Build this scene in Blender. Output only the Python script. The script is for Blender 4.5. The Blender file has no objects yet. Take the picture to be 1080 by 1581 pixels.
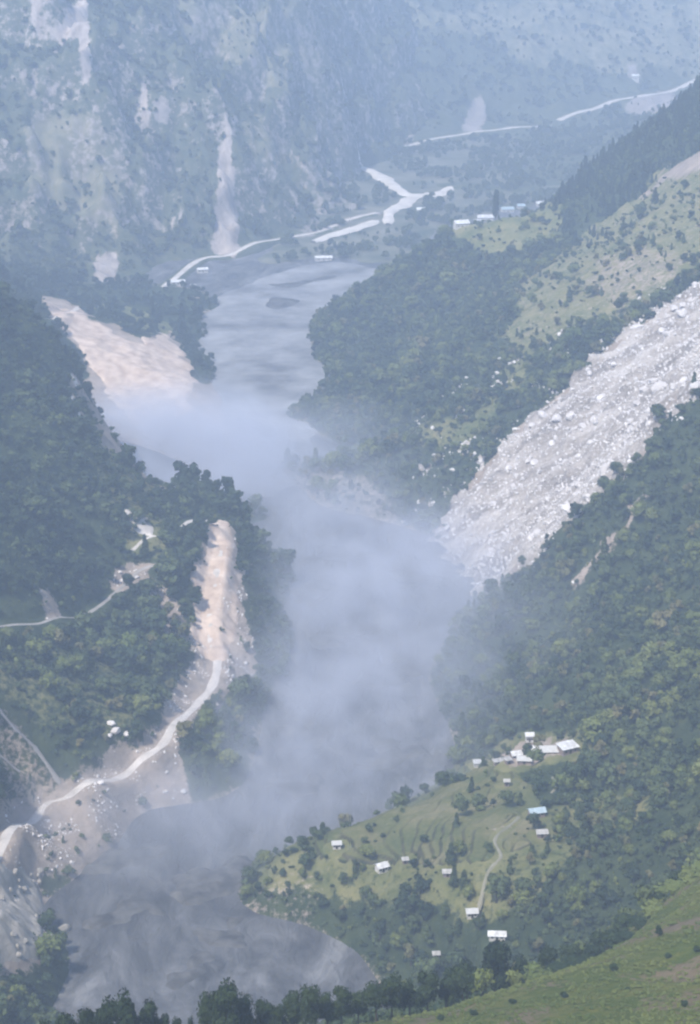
import bpy, bmesh, math, random
import numpy as np
from mathutils import Vector

# ------------------------------------------------------------------ camera, world, sun, exposure
scene = bpy.context.scene
CAM_H, PITCH, VFOV = 450.0, math.radians(-20.0), math.radians(30.0)
cam_data = bpy.data.cameras.new('camera')
cam = bpy.data.objects.new('camera', cam_data)
scene.collection.objects.link(cam)
cam.location = (0, 0, CAM_H)
cam.rotation_euler = (math.pi / 2 + PITCH, 0, 0)
cam_data.sensor_fit = 'VERTICAL'
cam_data.angle = VFOV
cam_data.clip_start, cam_data.clip_end = 1.0, 20000.0
scene.camera = cam

SUN_EL, SUN_AZ = math.radians(56), math.radians(216)   # azimuth of the sun, clockwise from +Y (left and a little behind)
world = bpy.data.worlds.new('World')
scene.world = world
world.use_nodes = True
wn = world.node_tree.nodes
bg = wn['Background']
sky = wn.new('ShaderNodeTexSky')
sky.sky_type = 'NISHITA'
sky.sun_disc = False
sky.sun_elevation = SUN_EL
sky.sun_rotation = SUN_AZ
sky.air_density, sky.dust_density, sky.ozone_density = 1.0, 1.0, 1.0
world.node_tree.links.new(sky.outputs[0], bg.inputs[0])
bg.inputs[1].default_value = 0.12
sun_data = bpy.data.lights.new('sun', 'SUN')
sun_data.energy = 2.6
sun_data.angle = math.radians(1.5)
sun_data.color = (1.0, 0.94, 0.86)
sun = bpy.data.objects.new('sun', sun_data)
scene.collection.objects.link(sun)
sdir = Vector((math.sin(SUN_AZ) * math.cos(SUN_EL), math.cos(SUN_AZ) * math.cos(SUN_EL), math.sin(SUN_EL)))
sun.rotation_euler = sdir.to_track_quat('Z', 'Y').to_euler()
sun.location = (-300, -200, 900)
vs = scene.view_settings
vs.view_transform, vs.look, vs.exposure, vs.gamma = 'Standard', 'None', 1.2, 1.0
vs.use_curve_mapping = False
cy = scene.cycles
cy.max_bounces, cy.diffuse_bounces, cy.glossy_bounces = 5, 2, 1
cy.transmission_bounces, cy.transparent_max_bounces, cy.volume_bounces = 2, 8, 2
cy.use_denoising = True
cy.use_adaptive_sampling, cy.adaptive_threshold = True, 0.02
cy.filter_width = 2.3
cy.volume_step_rate = 1.0
HAZE_DENSITY = 0.00031
HAZE_COLOR = (0.58, 0.715, 0.93)

rng = np.random.default_rng(7)
random.seed(7)
C = scene.collection

# ------------------------------------------------------------------ picture <-> place helpers
FPX = 790.5 / math.tan(VFOV / 2)
cp, sp = math.cos(PITCH), math.sin(PITCH)


def ray(u, v):
    dx, dy = (u - 540) / FPX, (790.5 - v) / FPX
    return dx, cp - dy * sp, sp + dy * cp


def W(u, v, Y):
    dx, dy, dz = ray(u, v)
    return (dx * Y / dy, Y, CAM_H + dz * Y / dy)


def G(u, v, z=0.0):
    dx, dy, dz = ray(u, v)
    t = (z - CAM_H) / dz
    return (dx * t, dy * t, z)


def proj(x, y, z):
    h = z - CAM_H
    f = y * cp + h * sp
    up = -y * sp + h * cp
    f = np.maximum(f, 1e-3)
    return 540 + FPX * x / f, 790.5 - FPX * up / f


# ------------------------------------------------------------------ noise
_perm = rng.permutation(512).astype(np.int64)
_perm = np.concatenate([_perm, _perm, _perm])
_ang = rng.random(512) * 2 * np.pi
_gx, _gy = np.cos(_ang), np.sin(_ang)


def perlin(x, y):
    xi, yi = np.floor(x).astype(np.int64), np.floor(y).astype(np.int64)
    xf, yf = x - xi, y - yi
    xi, yi = xi & 511, yi & 511
    def g(ix, iy, fx, fy):
        k = _perm[_perm[ix & 511] + (iy & 511)] & 511
        return _gx[k] * fx + _gy[k] * fy
    u = xf * xf * xf * (xf * (xf * 6 - 15) + 10)
    w = yf * yf * yf * (yf * (yf * 6 - 15) + 10)
    a = g(xi, yi, xf, yf); b = g(xi + 1, yi, xf - 1, yf)
    c = g(xi, yi + 1, xf, yf - 1); d = g(xi + 1, yi + 1, xf - 1, yf - 1)
    return (a + u * (b - a)) * (1 - w) + (c + u * (d - c)) * w


def fbm(x, y, s, o=4, off=0.0, ridge=False):
    r = 0; a = 1.0
    for k in range(o):
        n = perlin(x / s + off + 17.3 * k, y / s + 31.7 * k + off)
        r = r + a * ((0.5 - np.abs(n)) if ridge else n)
        a *= 0.5; s *= 0.5
    return r


def inpoly(u, v, poly):
    r = np.zeros(np.shape(u), bool)
    n = len(poly)
    for i in range(n):
        x1, y1 = poly[i]; x2, y2 = poly[(i + 1) % n]
        if y1 == y2: continue
        c = (y1 > v) != (y2 > v)
        r ^= c & (u < (x2 - x1) * (v - y1) / (y2 - y1) + x1)
    return r


def blur(a, n):
    for _ in range(n):
        p = np.pad(a, 1, mode='edge')
        a = (p[:-2, 1:-1] + p[2:, 1:-1] + p[1:-1, :-2] + p[1:-1, 2:] + 2 * p[1:-1, 1:-1]) / 6
    return a


# ------------------------------------------------------------------ materials
def new_mat(name):
    m = bpy.data.materials.new(name)
    m.use_nodes = True
    return m, m.node_tree.nodes, m.node_tree.links, m.node_tree.nodes['Principled BSDF']


def noise_node(n, l, scale, detail=4, rough=0.6, coord='Object'):
    tc = n.new('ShaderNodeTexCoord')
    t = n.new('ShaderNodeTexNoise')
    t.inputs['Scale'].default_value = scale
    t.inputs['Detail'].default_value = detail
    t.inputs['Roughness'].default_value = rough
    l.new(tc.outputs[coord], t.inputs['Vector'])
    return t


def ramp(n, l, src, stops):
    r = n.new('ShaderNodeValToRGB')
    e = r.color_ramp.elements
    e[0].position, e[0].color = stops[0][0], (*stops[0][1], 1)
    e[1].position, e[1].color = stops[-1][0], (*stops[-1][1], 1)
    for p, c in stops[1:-1]:
        k = e.new(p); k.color = (*c, 1)
    l.new(src, r.inputs[0])
    return r


def mixc(n, l, fac, a, b):
    m = n.new('ShaderNodeMix'); m.data_type = 'RGBA'
    for s, val in ((m.inputs[0], fac), (m.inputs[6], a), (m.inputs[7], b)):
        if isinstance(val, (int, float)): s.default_value = val
        elif isinstance(val, tuple): s.default_value = (*val, 1)
        else: l.new(val, s)
    return m.outputs[2]


def math_node(n, l, op, a, b=None, clamp=False):
    m = n.new('ShaderNodeMath'); m.operation = op; m.use_clamp = clamp
    for s, val in ((m.inputs[0], a), (m.inputs[1], b)):
        if val is None: continue
        if isinstance(val, (int, float)): s.default_value = val
        else: l.new(val, s)
    return m.outputs[0]


def simple_mat(name, c1, c2, scale=0.3, rough=0.9, bump=0.0, bscale=None):
    m, n, l, b = new_mat(name)
    t = noise_node(n, l, scale)
    r = ramp(n, l, t.outputs[0], [(0.32, c1), (0.68, c2)])
    l.new(r.outputs[0], b.inputs['Base Color'])
    b.inputs['Roughness'].default_value = rough
    b.inputs['Specular IOR Level'].default_value = 0.25
    if bump:
        t2 = noise_node(n, l, bscale or scale * 4, 5)
        bp = n.new('ShaderNodeBump'); bp.inputs['Strength'].default_value = 0.8; bp.inputs['Distance'].default_value = bump
        l.new(t2.outputs[0], bp.inputs['Height']); l.new(bp.outputs[0], b.inputs['Normal'])
    return m


def terrain_mat(name, base1, base2, grass1, grass2, soil1, soil2, rock1, rock2, fs=0.35):
    m, n, l, b = new_mat(name)
    big = noise_node(n, l, 0.02, 5)
    fine = noise_node(n, l, fs, 6, 0.7)
    base = ramp(n, l, noise_node(n, l, 0.09, 8, 0.75).outputs[0], [(0.35, base1), (0.65, base2)]).outputs[0]
    grs = ramp(n, l, noise_node(n, l, 0.045, 8, 0.7).outputs[0], [(0.35, grass1), (0.65, grass2)]).outputs[0]
    sol = ramp(n, l, noise_node(n, l, 0.07, 8, 0.7).outputs[0], [(0.32, soil1), (0.66, soil2)]).outputs[0]
    rn = noise_node(n, l, 0.05, 8, 0.75)
    rmp = n.new('ShaderNodeMapping'); rmp.inputs['Scale'].default_value = (1.4, 1.4, 0.22)
    l.new(rn.inputs['Vector'].links[0].from_socket, rmp.inputs[0]); l.new(rmp.outputs[0], rn.inputs['Vector'])
    rck = ramp(n, l, rn.outputs[0], [(0.35, rock1), (0.64, rock2)]).outputs[0]
    def mask(nm):
        a = n.new('ShaderNodeAttribute'); a.attribute_name = nm
        s = math_node(n, l, 'SUBTRACT', fine.outputs[0], 0.5)
        s = math_node(n, l, 'MULTIPLY', s, 1.6)
        s = math_node(n, l, 'ADD', a.outputs['Fac'], s)
        mr = n.new('ShaderNodeMapRange'); mr.interpolation_type = 'SMOOTHSTEP'
        mr.inputs[1].default_value, mr.inputs[2].default_value = 0.35, 0.65
        l.new(s, mr.inputs[0])
        return mr.outputs[0]
    c = mixc(n, l, mask('grass'), base, grs)
    c = mixc(n, l, mask('soil'), c, sol)
    c = mixc(n, l, mask('rock'), c, rck)
    l.new(c, b.inputs['Base Color'])
    b.inputs['Roughness'].default_value = 0.95
    b.inputs['Specular IOR Level'].default_value = 0.1
    bp = n.new('ShaderNodeBump'); bp.inputs['Strength'].default_value = 0.9; bp.inputs['Distance'].default_value = 1.2
    l.new(fine.outputs[0], bp.inputs['Height']); l.new(bp.outputs[0], b.inputs['Normal'])
    return m


M = {}
M['slope'] = terrain_mat('hillside', (0.020, 0.034, 0.016), (0.058, 0.074, 0.030),
                         (0.085, 0.105, 0.035), (0.22, 0.20, 0.09),
                         (0.20, 0.165, 0.135), (0.40, 0.325, 0.265),
                         (0.30, 0.28, 0.26), (0.52, 0.49, 0.46))
M['meadow'] = terrain_mat('meadow', (0.048, 0.070, 0.015), (0.095, 0.112, 0.025),
                          (0.066, 0.086, 0.018), (0.140, 0.136, 0.036),
                          (0.12, 0.10, 0.06), (0.17, 0.13, 0.08),
                          (0.3, 0.28, 0.25), (0.4, 0.38, 0.35))
M['cliff'] = terrain_mat('cliff_face', (0.045, 0.062, 0.032), (0.115, 0.118, 0.07),
                         (0.12, 0.125, 0.07), (0.23, 0.21, 0.14),
                         (0.20, 0.18, 0.165), (0.33, 0.29, 0.26),
                         (0.21, 0.18, 0.16), (0.47, 0.405, 0.355), fs=0.11)
M['pink_earth'] = simple_mat('pink_earth', (0.40, 0.30, 0.23), (0.63, 0.505, 0.405), 0.12, 0.95, 0.6, 0.5)
M['pale_road'] = simple_mat('pale_road', (0.42, 0.38, 0.34), (0.60, 0.55, 0.50), 0.15, 0.95, 0.1, 0.8)
M['dim_road'] = simple_mat('dim_road', (0.24, 0.22, 0.20), (0.36, 0.33, 0.30), 0.15, 0.95, 0.1, 0.8)
M['foot_track'] = simple_mat('foot_track', (0.16, 0.155, 0.10), (0.26, 0.24, 0.18), 0.15, 0.95)
M['scrub'] = simple_mat('scrub', (0.05, 0.065, 0.035), (0.19, 0.18, 0.13), 0.02, 0.95, 0.4, 0.3)
M['sand'] = simple_mat('sand', (0.48, 0.44, 0.39), (0.68, 0.63, 0.57), 0.05, 0.95, 0.2, 0.4)
def rubble_mat():
    m, n, l, b = new_mat('landslide_debris')
    tc = n.new('ShaderNodeTexCoord')
    mp = n.new('ShaderNodeMapping'); mp.inputs['Scale'].default_value = (0.28, 1.0, 0.4); mp.inputs['Rotation'].default_value = (0, 0, 0.35)
    l.new(tc.outputs['Object'], mp.inputs[0])
    t = n.new('ShaderNodeTexNoise'); t.inputs['Scale'].default_value = 0.06; t.inputs['Detail'].default_value = 7; t.inputs['Roughness'].default_value = 0.65; t.inputs['Distortion'].default_value = 0.6
    l.new(mp.outputs[0], t.inputs['Vector'])
    r1 = ramp(n, l, t.outputs[0], [(0.34, (0.13, 0.105, 0.08)), (0.44, (0.31, 0.26, 0.215)), (0.54, (0.52, 0.46, 0.40)), (0.64, (0.70, 0.64, 0.58))])
    t2 = noise_node(n, l, 0.5, 6, 0.75)
    r2 = ramp(n, l, t2.outputs[0], [(0.34, (0.12, 0.105, 0.095)), (0.52, (0.45, 0.41, 0.38)), (0.7, (0.72, 0.68, 0.65))])
    l.new(mixc(n, l, 0.35, r1.outputs[0], r2.outputs[0]), b.inputs['Base Color'])
    b.inputs['Roughness'].default_value = 0.95; b.inputs['Specular IOR Level'].default_value = 0.1
    bp = n.new('ShaderNodeBump'); bp.inputs['Strength'].default_value = 1.0; bp.inputs['Distance'].default_value = 2.0
    l.new(t2.outputs[0], bp.inputs['Height']); l.new(bp.outputs[0], b.inputs['Normal'])
    return m


M['rubble'] = rubble_mat()
M['boulder'] = simple_mat('boulder', (0.42, 0.385, 0.365), (0.80, 0.76, 0.73), 0.25, 0.9, 0.3, 0.9)
M['tan_rock'] = simple_mat('tan_rock', (0.25, 0.225, 0.19), (0.38, 0.345, 0.30), 0.2, 0.95, 0.5, 0.8)
M['trunk'] = simple_mat('bark', (0.05, 0.04, 0.03), (0.09, 0.075, 0.055), 1.0, 0.95)
M['white_roof'] = simple_mat('white_roof', (0.40, 0.39, 0.37), (0.78, 0.78, 0.77), 0.45, 0.6)
M['dull_roof'] = simple_mat('dull_roof', (0.26, 0.25, 0.23), (0.50, 0.48, 0.45), 0.6, 0.8)
M['blue_roof'] = simple_mat('blue_roof', (0.27, 0.35, 0.39), (0.42, 0.50, 0.54), 0.6, 0.5)
M['grey_roof'] = simple_mat('grey_roof', (0.40, 0.40, 0.38), (0.52, 0.51, 0.49), 0.6, 0.7)
M['brown_wall'] = simple_mat('brown_wall', (0.20, 0.15, 0.13), (0.30, 0.24, 0.21), 0.8, 0.9)
M['pale_wall'] = simple_mat('pale_wall', (0.50, 0.47, 0.43), (0.62, 0.59, 0.55), 0.8, 0.9)
M['dark_opening'] = simple_mat('dark_wood', (0.03, 0.025, 0.02), (0.06, 0.05, 0.04), 1.0, 0.8)


def leaf_mat(name, dark, light, hue=0.5):
    m, n, l, b = new_mat(name)
    oi = n.new('ShaderNodeObjectInfo')
    t = noise_node(n, l, 0.8, 3)
    geo = n.new('ShaderNodeNewGeometry')
    pt = n.new('ShaderNodeTexNoise'); pt.inputs['Scale'].default_value = 0.022; pt.inputs['Detail'].default_value = 4
    l.new(oi.outputs['Location'], pt.inputs['Vector'])
    pm = n.new('ShaderNodeMapRange'); pm.inputs[1].default_value, pm.inputs[2].default_value, pm.inputs[4].default_value = 0.35, 0.65, 0.5
    l.new(pt.outputs[0], pm.inputs[0])
    s = math_node(n, l, 'MULTIPLY', oi.outputs['Random'], 0.32)
    s = math_node(n, l, 'ADD', s, pm.outputs[0])
    s2 = math_node(n, l, 'MULTIPLY', geo.outputs['Random Per Island'], 0.2)
    s = math_node(n, l, 'ADD', s, s2)
    s3 = math_node(n, l, 'MULTIPLY', t.outputs[0], 0.15)
    s = math_node(n, l, 'ADD', s, s3)
    r = ramp(n, l, s, [(0.12, dark), (0.95, light)])
    l.new(r.outputs[0], b.inputs['Base Color'])
    b.inputs['Roughness'].default_value = 0.75
    b.inputs['Specular IOR Level'].default_value = 0.2
    return m


M['leaf'] = leaf_mat('leaves', (0.020, 0.040, 0.016), (0.085, 0.108, 0.038))
M['leaf_dark'] = leaf_mat('dark_leaves', (0.011, 0.024, 0.013), (0.040, 0.060, 0.024))
M['leaf_near'] = leaf_mat('near_leaves', (0.010, 0.022, 0.009), (0.034, 0.054, 0.018))
M['leaf_bright'] = leaf_mat('bright_leaves', (0.058, 0.088, 0.020), (0.150, 0.165, 0.048))
M['leaf_olive'] = leaf_mat('olive_leaves', (0.070, 0.080, 0.028), (0.170, 0.150, 0.065))
M['leaf_far'] = leaf_mat('far_leaves', (0.030, 0.050, 0.022), (0.100, 0.115, 0.050))


def river_mat():
    m, n, l, b = new_mat('grey_flood_water')
    tc = n.new('ShaderNodeTexCoord')
    mp = n.new('ShaderNodeMapping'); mp.inputs['Scale'].default_value = (1.0, 0.45, 1.0)
    mp.inputs['Rotation'].default_value = (0, 0, 0.12)
    l.new(tc.outputs['Object'], mp.inputs[0])
    t = n.new('ShaderNodeTexNoise'); t.inputs['Scale'].default_value = 0.030; t.inputs['Detail'].default_value = 9
    t.inputs['Roughness'].default_value = 0.68; t.inputs['Distortion'].default_value = 1.6
    l.new(mp.outputs[0], t.inputs['Vector'])
    r = ramp(n, l, t.outputs[0], [(0.34, (0.040, 0.040, 0.042)), (0.46, (0.075, 0.075, 0.077)), (0.56, (0.115, 0.114, 0.115)), (0.68, (0.19, 0.188, 0.188))])
    l.new(r.outputs[0], b.inputs['Base Color'])
    b.inputs['Roughness'].default_value = 0.75
    b.inputs['Specular IOR Level'].default_value = 0.3
    t2 = n.new('ShaderNodeTexNoise'); t2.inputs['Scale'].default_value = 0.16; t2.inputs['Detail'].default_value = 6
    t2.inputs['Distortion'].default_value = 0.8
    l.new(mp.outputs[0], t2.inputs['Vector'])
    bp = n.new('ShaderNodeBump'); bp.inputs['Strength'].default_value = 0.9; bp.inputs['Distance'].default_value = 2.2
    l.new(t2.outputs[0], bp.inputs['Height']); l.new(bp.outputs[0], b.inputs['Normal'])
    return m


M['river'] = river_mat()
M['pale_gravel'] = simple_mat('pale_gravel', (0.10, 0.10, 0.103), (0.29, 0.29, 0.292), 0.022, 0.95, 1.5, 0.06)
M['mud'] = simple_mat('dark_mud', (0.045, 0.044, 0.044), (0.13, 0.126, 0.12), 0.12, 0.8, 0.6, 0.4)
M['gravel'] = simple_mat('grey_gravel', (0.22, 0.225, 0.235), (0.34, 0.345, 0.355), 0.03, 0.95, 0.4, 0.3)


# ------------------------------------------------------------------ object helpers
def tag(o, label, cat, group=None, kind=None):
    o['label'] = label; o['category'] = cat
    if group: o['group'] = group
    if kind: o['kind'] = kind
    return o


def mesh_obj(name, verts, faces, mat, parent=None, smooth=False):
    me = bpy.data.meshes.new(name)
    me.from_pydata(verts, [], faces)
    me.update()
    if mat: me.materials.append(mat)
    if smooth: me.shade_smooth()
    o = bpy.data.objects.new(name, me)
    C.objects.link(o)
    if parent: o.parent = parent
    return o


def grid_mesh(name, X, Y, Z, mat, attrs=None, keep=None, smooth=True):
    ny, nx = Z.shape
    co = np.stack([X, Y, Z], -1).reshape(-1, 3)
    idx = np.arange(nx * ny).reshape(ny, nx)
    f = np.stack([idx[:-1, :-1], idx[:-1, 1:], idx[1:, 1:], idx[1:, :-1]], -1).reshape(-1, 4)
    if keep is not None:
        kf = keep.reshape(-1)[f].any(1)
        f = f[kf]
        used = np.zeros(len(co), bool); used[f.reshape(-1)] = True
        remap = np.cumsum(used) - 1
        co = co[used]; f = remap[f]
        if attrs: attrs = {k: a.reshape(-1)[used] for k, a in attrs.items()}
    me = bpy.data.meshes.new(name)
    me.vertices.add(len(co)); me.vertices.foreach_set('co', co.astype(np.float32).reshape(-1))
    me.loops.add(len(f) * 4); me.loops.foreach_set('vertex_index', f.astype(np.int32).reshape(-1))
    me.polygons.add(len(f))
    me.polygons.foreach_set('loop_start', np.arange(0, len(f) * 4, 4, dtype=np.int32))
    me.polygons.foreach_set('loop_total', np.full(len(f), 4, dtype=np.int32))
    me.update(calc_edges=True); me.validate()
    if attrs:
        for k, a in attrs.items():
            at = me.attributes.new(k, 'FLOAT', 'POINT')
            at.data.foreach_set('value', a.astype(np.float32).reshape(-1))
    me.materials.append(mat)
    if smooth: me.shade_smooth()
    o = bpy.data.objects.new(name, me)
    C.objects.link(o)
    return o


# ------------------------------------------------------------------ landforms as height fields
class Sheet:
    def __init__(s, name, x0, x1, y0, y1, step, pts, namp, nscale, ridge=False, off=0.0, soft=25.0, oct=5, bands=0):
        s.name, s.x0, s.y0, s.step = name, x0, y0, step
        s.xs = np.arange(x0, x1 + step, step); s.ys = np.arange(y0, y1 + step, step)
        s.X, s.Y = np.meshgrid(s.xs, s.ys)
        P = np.array(pts, float)
        n = len(P)
        def k(ax, ay, bx, by): return np.sqrt((ax - bx) ** 2 + (ay - by) ** 2 + soft * soft)
        A = np.zeros((n + 3, n + 3))
        A[:n, :n] = -k(P[:, None, 0], P[:, None, 1], P[None, :, 0], P[None, :, 1]) - 1e-6 * np.eye(n)
        A[:n, :n] += np.eye(n) * 0.6
        A[:n, n] = 1; A[:n, n + 1] = P[:, 0] / 100; A[:n, n + 2] = P[:, 1] / 100
        A[n:, :n] = A[:n, n:].T
        b = np.concatenate([P[:, 2], [0, 0, 0]])
        w = np.linalg.solve(A, b)
        Z = np.zeros_like(s.X)
        for i in range(n):
            Z -= w[i] * k(s.X, s.Y, P[i, 0], P[i, 1])
        Z += w[n] + w[n + 1] * s.X / 100 + w[n + 2] * s.Y / 100
        if bands:
            wv = 0.55 * fbm(s.X, s.Y, 170, 4, off + 2) * bands
            q = (Z + wv) / bands; fq = q - np.floor(q)
            zz = (np.floor(q) + np.clip((fq - 0.55) / 0.33, 0, 1)) * bands - wv
            kk = np.clip((Z - 15) / 30, 0, 1) * np.clip(0.42 + 1.0 * fbm(s.X, s.Y, 220, 3, off + 8), 0, 0.75)
            Z = Z * (1 - kk) + zz * kk
        hgt = np.clip(Z / 25.0, 0.3, 1.0)
        Z += namp * hgt * fbm(s.X, s.Y, nscale, oct, off)
        if ridge:
            Z += ridge * hgt * (fbm(s.X, s.Y, nscale * 0.7, 4, off + 5, True) - 0.55)
        s.Z = Z
        s.attr = {k_: np.zeros_like(Z) for k_ in ('soil', 'grass', 'rock')}

    def project(s):
        s.U, s.V = proj(s.X, s.Y, s.Z)

    def z(s, x, y):
        fx = (np.asarray(x, float) - s.x0) / s.step; fy = (np.asarray(y, float) - s.y0) / s.step
        ok = (fx >= 0) & (fy >= 0) & (fx < len(s.xs) - 1) & (fy < len(s.ys) - 1)
        ix = np.clip(np.floor(fx).astype(int), 0, len(s.xs) - 2); iy = np.clip(np.floor(fy).astype(int), 0, len(s.ys) - 2)
        a, b = np.clip(fx - ix, 0, 1), np.clip(fy - iy, 0, 1)
        Z = s.Z
        r = (Z[iy, ix] * (1 - a) + Z[iy, ix + 1] * a) * (1 - b) + (Z[iy + 1, ix] * (1 - a) + Z[iy + 1, ix + 1] * a) * b
        return np.where(ok, r, -1e3)

    def paint(s, ch, poly, val=1.0, wob=7.0, ws=25.0, cut=True):
        du = wob * fbm(s.X, s.Y, ws, 3, 3.1); dv = wob * fbm(s.X, s.Y, ws, 3, 9.7)
        m = inpoly(s.U + du * 2, s.V + dv * 2, poly)
        s.attr[ch] = np.where(m, np.maximum(s.attr[ch], val), s.attr[ch])
        return m


def pts(*a):
    r = []
    for p in a:
        r.append(W(*p))
    return r


bankR = [(560, 1480), (405, 1415), (385, 1345), (500, 1300), (620, 1245), (705, 1165), (690, 1110), (655, 1050), (700, 975), (735, 915),
         (680, 845), (620, 815), (520, 790), (440, 720), (442, 640), (485, 556), (600, 1535), (680, 1600)]
rw = [G(u, v) for u, v in bankR]
rw += [(x - 45, y, -28) for x, y, z in rw[:3] + rw[5:]] + [(x - 120, y, -70) for x, y, z in rw[::4]]
rw += [G(480, 1475, -8), G(450, 1510, -18), G(530, 1530, -14), (-60, 790, -26), (-25, 840, -22), (-95, 720, -28), (-85, 765, -28), (-95, 670, -28), (-60, 620, -28), (15, 870, -24)]
rw += pts((1080, 1300, 640), (1080, 1150, 730), (1080, 900, 900), (1080, 750, 1000), (1080, 605, 1080), (1000, 700, 1062),
          (900, 785, 1060), (800, 872, 1062), (1080, 540, 1200), (1000, 620, 1172), (900, 720, 1152), (800, 820, 1135),
          (1080, 430, 1330), (1000, 490, 1300), (850, 605, 1260), (760, 695, 1230), (690, 815, 1190),
          (1080, 245, 1600), (1080, 335, 1450), (900, 410, 1480), (800, 490, 1420), (700, 575, 1380), (600, 635, 1400),
          (520, 715, 1352), (520, 635, 1450), (560, 575, 1550), (600, 527, 1620), (650, 447, 1680), (700, 372, 1720),
          (720, 350, 1740), (830, 333, 1780), (780, 368, 1690), (850, 316, 1850), (885, 290, 1800), (960, 222, 1850),
          (1080, 135, 1900), (950, 345, 1620),
          (820, 1155, 850), (700, 1205, 800), (600, 1258, 770), (480, 1300, 750), (640, 1310, 720), (800, 1300, 700),
          (900, 1250, 735), (900, 1400, 640), (700, 1400, 670), (640, 1440, 672), (800, 1470, 630), (900, 1100, 840), (800, 1020, 960),
          (900, 960, 955))
rw += [(-70, 1800, -25), (60, 1960, -25), (200, 2100, -25), (420, 2250, -10), (650, 2300, 60),
       (450, 1000, 290), (410, 1300, 250), (430, 1600, 270), (360, 700, 235), (650, 1000, 430), (650, 1500, 430), (650, 700, 430),
       (650, 1900, 380), (420, 1950, 255), (120, 560, 62), (40, 560, 20), (250, 560, 150), (-60, 560, -25)]
RW = Sheet('right_hillside', -160, 620, 540, 2200, 2.5, rw, 7.0, 70, 5.0, 0.0)

bankL = [(447, 1015), (412, 1085), (385, 1185), (330, 1235), (200, 1268), (100, 1295), (45, 1330), (68, 1390), (100, 1450), (88, 1530),
         (60, 1590), (440, 930), (418, 862), (400, 808)]
lw = [G(u, v) for u, v in bankL]
lw += [(x + 45, y, -28) for x, y, z in lw] + [(x + 120, y, -70) for x, y, z in lw[::3]]
lw += pts((60, 1266, 765), (110, 1229, 785), (30, 1290, 748), (0, 1310, 730), (0, 1200, 760), (150, 1207, 800), (250, 1152, 840), (275, 1112, 870), (330, 1042, 930), (325, 985, 965),
          (330, 905, 1010), (345, 830, 1060), (300, 812, 1085), (385, 835, 1085), (410, 920, 1050), (330, 765, 1150), (200, 885, 1000), (0, 970, 870),
          (0, 1090, 810), (120, 955, 930), (100, 815, 1000), (0, 810, 930), (100, 665, 1080), (0, 615, 1080), (0, 462, 1200),
          (100, 542, 1200), (135, 622, 1190), (190, 702, 1170), (250, 770, 1160), (0, 1400, 690), (0, 1480, 650), (40, 1450, 665),
          (0, 1560, 610), (60, 1560, 620))
lw += [(-215, 1340, 50), (-160, 1300, 0), (-110, 1240, -12), (-60, 1200, -20), (-300, 1400, 60), (-300, 900, 150), (-300, 1100, 205), (-320, 1250, 215),
       (-450, 900, 290), (-450, 1200, 320), (-280, 750, 110), (-400, 650, 170), (-260, 560, 90), (-140, 540, 20), (-600, 900, 400),
       (-600, 1250, 420), (-600, 600, 330)]
LW = Sheet('left_hillside', -560, 0, 540, 1420, 2.2, lw, 6.0, 60, 4.0, 11.0)

lb = pts((70, 462, 1650), (150, 495, 1620), (230, 515, 1620), (300, 595, 1500), (180, 605, 1480), (200, 645, 1400), (280, 512, 1700),
         (200, 475, 1800), (0, 440, 1750), (100, 480, 1690))
lb += [G(u, v) for u, v in ((335, 470), (310, 540), (335, 600), (350, 650), (370, 700))]
lb += [(-80, 1500, -15), (-80, 1650, -15), (-80, 1800, -15), (-60, 1350, -15), (-500, 1600, 190), (-500, 1350, 190), (-560, 1900, 130), (-300, 1950, 3),
       (-150, 1930, -5), (-600, 2100, 60), (-340, 1400, 90), (-350, 1650, 95)]
LB = Sheet('far_left_bank', -600, -40, 1300, 2060, 3.0, lb, 5.0, 60, 3.0, 23.0)

cm = pts((0, 455, 1850), (190, 475, 1830), (330, 402, 2050), (420, 386, 2120), (500, 340, 2250), (0, 300, 2000), (0, 150, 2080), (0, 0, 2200),
         (150, 300, 2030), (150, 150, 2120), (150, 0, 2250), (300, 300, 2130), (300, 150, 2200), (300, 0, 2350), (345, 190, 2185), (345, 300, 2105),
         (450, 300, 2280), (430, 150, 2350), (430, 0, 2500), (490, 200, 2480), (505, 100, 2560), (505, 0, 2700), (100, 400, 1950), (250, 400, 2020))
cm += [(x, 1800, -12) for x in (-400, -200, 0)] + [(0, 2100, -12), (40, 2300, -10), (0, 2400, -22), (12, 2500, -25), (20, 2590, -20), (40, 2480, -25), (70, 2650, -30), (150, 2900, -20), (150, 3100, 40),
       (-600, 1850, 40), (-600, 2100, 200), (-600, 2350, 400), (-300, 2500, 430), (-100, 2700, 380), (-100, 3000, 480), (-500, 2900, 500), (40, 2800, 60)]
CM = Sheet('cliff_mountain', -700, 160, 1780, 3150, 3.6, cm, 30.0, 120, 58.0, 31.0, oct=6, bands=62.0)

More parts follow.
